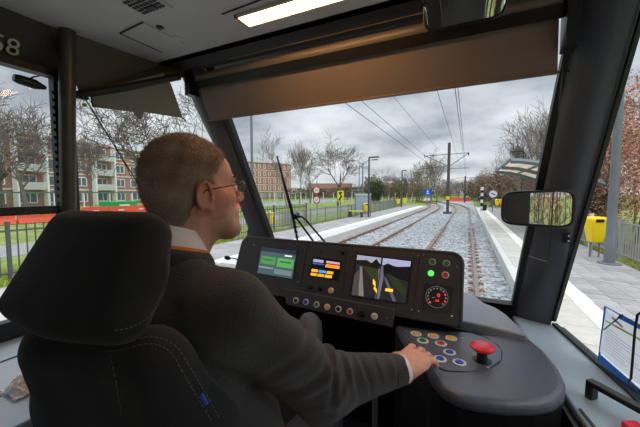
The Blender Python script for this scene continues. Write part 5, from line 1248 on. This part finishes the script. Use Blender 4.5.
MLh = handM((-.64, .79, 1.58), rad(-12), rad(-20), 0, -1); hand(MLh, 1.2)
V, F = f.mesh(); V = soft(V, F, 1, .5)
# colours: skin varied, ears / nose / knuckles ruddier
Hl = (np.linalg.inv(MHs) @ np.c_[V, np.ones(len(V))].T).T[:, :3]/HS
base = np.array(hexc((206, 149, 125))); red_ = np.array(hexc((196, 112, 92))); pale = np.array(hexc((222, 178, 156)))
col = np.tile(base, (len(V), 1)); nz_ = vnoise(V, 90, 3)*.5+vnoise(V, 260, 4)*.5
headm = Hl[:, 2] > -.15
col = col*(1+.10*nz_[:, None])
ear = headm & (np.abs(Hl[:, 0]) > .073); nose = headm & (Hl[:, 1] > .098) & (np.abs(Hl[:, 2]) < .05); cheek = np.exp(-((np.abs(Hl[:, 0])-.05)**2+(Hl[:, 1]-.06)**2+(Hl[:, 2]+.02)**2)/.0009)*headm
lip = headm & (np.abs(Hl[:, 2]+.061) < .009) & (np.abs(Hl[:, 0]) < .024) & (Hl[:, 1] > .088)
w = np.clip(ear*.55+nose*.4+cheek*.5+lip*.7, 0, 1)[:, None]; col = col*(1-w)+red_*w
beard = headm & (Hl[:, 2] < -.045) & (Hl[:, 1] > .0) ; col[beard] *= np.array([.90, .93, .97])
hw = ~headm & (V[:, 0] > -.22) & (V[:, 1] > .74); col[hw] = col[hw]*np.array([1.12, 1.10, 1.12])*(1+.12*(vnoise(V[hw], 180, 21)[:, None]))
m_skin = attrmat('skin', .45, bump=.4, bscale=420, sss=.06, spec=.4)
body = npmesh('body', V, F, m_skin, man, col=col)
# fine creases: neck folds and knuckle wrinkles as displacement
# --- finger nails of the visible hand
for tp, M in tipsR:
    up_ = (M.to_3x3() @ Vector((0, -.1, 1))).normalized(); fo = (M.to_3x3() @ Vector((0, 1, -.9))).normalized(); sd2 = up_.cross(fo).normalized(); u2 = (sd2.cross(fo)).normalized()
    if u2.z < 0: u2 = -u2
    c = tp+u2*.0072-fo*.002; pts = [c+sd2*(.0052*cos(a))+fo*(.0062*sin(a)) for a in [2*pi*i/12 for i in range(12)]]
    MB().prism(pts, -u2*.0015).build('finger_nail', mat('nail', (226, 176, 160), .3), man)
# --- eyes
for sx in (-1, 1):
    c = MH @ Vector(Lh(sx*.032, .0835, .013)); fwd_ = (Rh.to_3x3() @ Vector((sx*.05, 1, 0))).normalized()
    e = MB().lathe(c-fwd_*.010, fwd_, [(.0005, -.001)]+[(.0115*sin(pi*i/12), .0115-.0115*cos(pi*i/12)) for i in range(1, 12)]+[(.0003, .0232)], 20).build('eye', mat('eye white', (228, 222, 216), .2), man)
    MB().lathe(c+fwd_*.0114, fwd_, [(.0052, 0), (.0052, .0004), (.0022, .0011)], 16).build('iris', mat('iris', (84, 104, 120), .2), e)
# --- hair: short cut, shell plus bristles
def hairmask(P):
    x, y, z = P[:, 0], P[:, 1], P[:, 2]; ax = np.abs(x)
    line = np.where(y > .03, .052+(y-.03)*.9-.1*np.maximum(0, ax-.03), np.where(y > .004, .020+(y-.004)*1.2, np.where(y > -.022, .034, -.024-(-.022-y)*.95)))
    line = np.where((y > .004) & (y < .022) & (ax > .06), np.minimum(line, .0+(y-.004)*1.0), line)
    return z-line
fh = Field((-.76, .34, 1.95), (-.42, .66, 2.30), .0036); fh.frame(MHs)
fh.ell(Lh(0, -.016, .054), tuple(np.array(Lh(.078, .097, .097))+.0040), k=.01); fh.ell(Lh(0, .035, .050), tuple(np.array(Lh(.064, .062, .066))+.0032), k=.02); fh.ell(Lh(0, -.05, .02), tuple(np.array(Lh(.064, .055, .06))+.0036), k=.02); fh.frame(None); fh.cap(tuple(nb), (-.585, .44, 1.92), .0585, .064, k=.03)
Vh, Fh = fh.mesh(); Vh = soft(Vh, Fh, 1); Hh = (np.linalg.inv(MHs) @ np.c_[Vh, np.ones(len(Vh))].T).T[:, :3]/HS; mk = hairmask(Hh)+.006*vnoise(Hh, 300, 8)
Nh = vnormals(Vh, Fh); shrink = np.clip(1-mk/.010, 0, 1); Vh = Vh-Nh*(shrink*.0046)[:, None]+Nh*(.0006*vnoise(Hh, 500, 9))[:, None]
keep = (mk > -.003)[Fh].all(1); 
def haircol(Hh, r):
    g = np.clip(.40+.55*vnoise(Hh, 60, 5)+.3*(Hh[:, 2] < .05)+.45*r, 0, 1.3)[:, None]
    return np.array(hexc((142, 100, 76)))*(1-g)+np.array(hexc((190, 166, 148)))*g
used = np.unique(Fh[keep]); remap = -np.ones(len(Vh), int); remap[used] = np.arange(len(used))
m_hair = attrmat('hair', .6, bump=.8, bscale=900, sheen=.15)
hair = npmesh('hair', Vh[used], remap[Fh[keep]], m_hair, man, col=(lambda c_, e_: c_*.85*(1-e_)+np.array(hexc((176, 128, 106)))*e_)(haircol(Hh[used], np.zeros(len(used))), np.clip(1-mk[used]/.022, 0, 1)[:, None]*.75))
rs = np.random.RandomState(2); cand = used[mk[used] > .001]; pick = cand[rs.randint(0, len(cand), 26000)]
P0 = Vh[pick]+rs.normal(size=(len(pick), 3))*.0015; N0 = Nh[pick]; dwn = np.array(MH.to_3x3() @ Vector((0, -.5, -.65)))
dd = N0*.75+dwn*.55+rs.normal(size=N0.shape)*.25; dd /= np.linalg.norm(dd, axis=1)[:, None]
sd3 = np.cross(dd, rs.normal(size=dd.shape)); sd3 /= np.linalg.norm(sd3, axis=1)[:, None]; ln = (.0035+.0035*rs.rand(len(pick)))*np.clip(.5+mk[pick]/.02, .5, 1); wd3 = .00048
Vs = np.stack([P0-sd3*wd3-N0*.002, P0+sd3*wd3-N0*.002, P0+dd*ln[:, None]], 1).reshape(-1, 3); cs = np.repeat(haircol(Hh[pick], rs.normal(size=len(pick))), 3, 0)*1.25
tag(npmesh('hair_bristles', Vs, np.arange(len(Vs)).reshape(-1, 3), m_hair, man, col=cs, smooth=False), kind='stuff')
# eyebrows
for sx in (-1, 1):
    n = 240; u = rs.rand(n); P = np.stack([sx*(.012+.036*u), .104-.020*u**2, .036+.006*np.sin(u*2.6)+rs.normal(size=n)*.0016], 1)*HS; P = (MHs @ np.c_[P, np.ones(n)].T).T[:, :3]
    D_ = rs.normal(size=(n, 3))*.3+np.array(MH.to_3x3() @ Vector((sx*.7, .6, .3))); D_ /= np.linalg.norm(D_, axis=1)[:, None]; s3 = np.cross(D_, rs.normal(size=D_.shape)); s3 /= np.linalg.norm(s3, axis=1)[:, None]
    Vs = np.stack([P-s3*.0005, P+s3*.0005, P+D_*.009], 1).reshape(-1, 3)
    tag(npmesh('eyebrow', Vs, np.arange(len(Vs)).reshape(-1, 3), m_hair, man, col=np.tile(np.array(hexc((96, 78, 66))), (len(Vs), 1)), smooth=False), kind='stuff')
# --- glasses
m_gold = mat('spectacle metal', (120, 104, 92), .25, metal=.9)
g = MB(); T = lambda *p: MH @ Vector(Lh(*p))
for sx in (-1, 1):
    g.tube([T(sx*(.034+.0245*cos(a)*(1+.05*cos(2*a))), .119-.012*((.034+.0245*cos(a))/.058)**2, .008+.0185*sin(a)) for a in [2*pi*i/24 for i in range(24)]], .0009, 6, closed=True)
    g.tube([T(sx*.059, .107, .018), T(sx*.070, .098, .020), T(sx*.078, .06, .019), T(sx*.081, .015, .017), T(sx*.083, -.004, .016), T(sx*.083, -.020, .004), T(sx*.080, -.024, -.012)], .0013, 6)
    g.tube([T(sx*.016, .117, .006), T(sx*.011, .112, .002), T(sx*.010, .106, -.004)], .0007, 5)
g.tube([T(-.0105, .1185, .014), T(0, .1215, .017), T(.0105, .1185, .014)], .001, 6)
gs = g.build('glasses', m_gold, man)
for sx in (-1, 1):
    P = [T(sx*(.034+.024*cos(a)), .119-.012*((.034+.024*cos(a))/.058)**2, .008+.018*sin(a)) for a in [2*pi*i/20 for i in range(20)]]
    MB().add(P, [tuple(range(20))]).build('lens', glassmat('spectacle lens', (.96, .97, .98), refl=.3), gs)
# --- clothes
m_sw = mat('charcoal sweater', (36, 30, 31), .95, noise=.4, nscale=260, bump=.7, bscale=500, sheen=.25)
h_ = .0065
fs = Field((-1.0, .22, 1.22), (-.06, .98, 2.04), h_)
fs.ell((-.585, .43, 1.73), (.20, .128, .24), k=.05); fs.ell((-.55, .48, 1.50), (.225, .185, .26), k=.06); fs.ell((-.585, .39, 1.80), (.17, .10, .14), k=.05)
fs.cap(SR, SLh, .062, .062, k=.05); fs.cap((-.535, .435, 1.938), SR, .050, .062, k=.03); fs.cap((-.63, .435, 1.938), SLh, .050, .062, k=.03); fs.ell(SR, (.074, .072, .070), k=.03); fs.ell(SLh, (.074, .072, .070), k=.03)
for S_, E_, W_ in ((SR, ER, WR_), (SLh, EL, WL)):
    S_, E_, W_ = map(np.array, (S_, E_, W_)); fs.cap(tuple(S_), tuple(E_), .074, .067, k=.035); fs.cap(tuple(E_), tuple(E_+(W_-E_)*.93), .067, .037, k=.03)
    fs.ell(tuple(E_-np.array([0, 0, .008])), (.064, .068, .068), k=.02)
# neck opening
fs.cap((-.578, .452, 1.990), (-.578, .45, 2.08), .064, .080, k=.012, sub=True)
V, F = fs.mesh(); V = soft(V, F, 2); N = vnormals(V, F)
def armco(P, A, B):
    A, B = np.array(A), np.array(B); ab = B-A; t = ((P-A)@ab)/(ab@ab); return t, np.linalg.norm(P-A-t[:, None]*ab, axis=1)
disp = .0022*vnoise(V, 22, 6)+.0010*vnoise(V, 60, 7)
for A, B, frq, amp, lo_, hi_ in ((SR, ER, 34, .0055, .35, 1.15), (ER, WR_, 40, .0048, -.15, .98), (SLh, EL, 30, .005, .3, 1.1), (EL, WL, 34, .005, -.1, 1.0)):
    t, r = armco(V, A, B); m_ = (r < .09)*np.clip((t-lo_)/.15, 0, 1)*np.clip((hi_-t)/.15, 0, 1)
    ph = t*frq+2.2*np.sin((V@np.array([23., 11, 17])))+3*vnoise(V, 14, 11)
    disp = disp+amp*m_*(np.sin(ph)*.6+.4*np.sin(ph*1.7+1))*(.5+.5*np.sin(V@np.array([9., -14, 21])))
# pull lines from the armpit
t, r = armco(V, (-.43, .38, 1.74), (-.33, .54, 1.62)); disp += .003*np.exp(-(r/.10)**2)*np.sin(V@np.array([60., 30, 90]))
V = V+N*disp[:, None]
sw = npmesh('sweater', V, F, m_sw, man)
# ribbed cuffs
def band(path, r0, r1, name, m, th=.003, n=48, par=man, rib=0):
    g = MB(); a, b = Vector(path[0]), Vector(path[1]); ax = (b-a).normalized(); u = ax.cross(Vector((0, 0, 1))).normalized(); w = ax.cross(u); V = []
    prof = [(r0, 0), (r1, 1), (r1-th, 1.02), (r0-th, 0)]
    for r, q in prof:
        for k in range(n): an = 2*pi*k/n; rr = r+(rib*(k % 2)); V.append(a.lerp(b, q)+u*(rr*cos(an))+w*(rr*sin(an)*.86))
    F = [(i*n+k, i*n+(k+1) % n, ((i+1) % 4)*n+(k+1) % n, ((i+1) % 4)*n+k) for i in range(4) for k in range(n)]
    return g.add(V, F, True).build(name, m, par, sharp=60)
EW = (Vector(WR_)-Vector(ER)); 
band((Vector(ER)+EW*.82, Vector(ER)+EW*.965), .0415, .0400, 'sweater_cuff', m_sw, rib=.0006)
band((Vector(ER)+EW*.92, Vector(ER)+EW*1.02), .0385, .0375, 'shirt_cuff', mat('shirt cloth', (232, 216, 212), .8, bump=.2, bscale=400), th=.002)
m_shirt = MATS['shirt cloth']; m_orange = mat('orange stripe', (214, 112, 40), .8)
# collar: folded band around the neck, then the orange stripe of the sweater neckline
def ringsurf(levels, name, m, par, n=64, ex=1.0):
    """levels: list of (centre, rx, ry, tilt) ; tilt raises the back"""
    V = []
    for (c, rx, ry, ti) in levels:
        for k in range(n):
            a = 2*pi*k/n; V.append((c[0]+rx*cos(a), c[1]+ry*sin(a), c[2]-ti*sin(a)))
    L_ = len(levels); F = [(i*n+k, i*n+(k+1) % n, (i+1)*n+(k+1) % n, (i+1)*n+k) for i in range(L_-1) for k in range(n)]
    return MB().add(V, F, True).build(name, m, par, sharp=80)
cc = (-.578, .452)
ringsurf([((*cc, 1.963), .066, .064, .012), ((*cc, 1.993), .064, .063, .016), ((*cc, 2.022), .0625, .063, .020), ((*cc, 2.026), .0655, .066, .020), ((*cc, 2.013), .071, .071, .020), ((*cc, 1.988), .081, .079, .022), ((*cc, 1.981), .082, .080, .022), ((*cc, 1.978), .076, .075, .02)], 'shirt_collar', m_shirt, man)
ringsurf([((*cc, 1.990), .077, .075, .022), ((*cc, 1.986), .083, .080, .022), ((*cc, 1.978), .086, .083, .022), ((*cc, 1.972), .083, .081, .022)], 'neckline_stripe', m_orange, man)
ringsurf([((*cc, 1.981), .080, .078, .022), ((*cc, 1.981), .087, .084, .022), ((*cc, 1.966), .095, .092, .022), ((*cc, 1.950), .098, .096, .022)], 'neckline', m_sw, man)
# trousers and shoes
m_tr = mat('dark trousers', (38, 40, 50), .9, bump=.3, bscale=400); m_shoe = mat('black shoe', (18, 18, 18), .35)
ft = Field((-.84, .2, .80), (-.26, 1.3, 1.48), .011)
for sx in (-1, 1):
    hp, kn, an = (-.55+sx*.09, .40, 1.36), (-.55+sx*.14, .86, 1.36), (-.55+sx*.12, 1.0, .93)
    ft.cap(hp, kn, .088, .066, k=.03); ft.cap(kn, an, .064, .050, k=.03)
ft.ell((-.55, .40, 1.37), (.18, .13, .10), k=.05)
V, F = ft.mesh(); V = soft(V, F, 2); V += vnormals(V, F)*(.003*vnoise(V, 25, 12))[:, None]; npmesh('trousers', V, F, m_tr, man)
for sx in (-1, 1):
    fs2 = Field((-.55+sx*.12-.07, .90, .79), (-.55+sx*.12+.07, 1.26, .96), .007); x = -.55+sx*.12
    fs2.ell((x, 1.0, .87), (.042, .06, .05), k=.02); fs2.ell((x, 1.12, .85), (.048, .10, .034), k=.03); fs2.rbox((x, 1.07, .825), (.046, .15, .012), .01)
    V, F = fs2.mesh(); npmesh('shoe', soft(V, F, 1), F, m_shoe, man)

for o in list(bpy.data.objects):
    if '_abs' in o: del o['_abs']
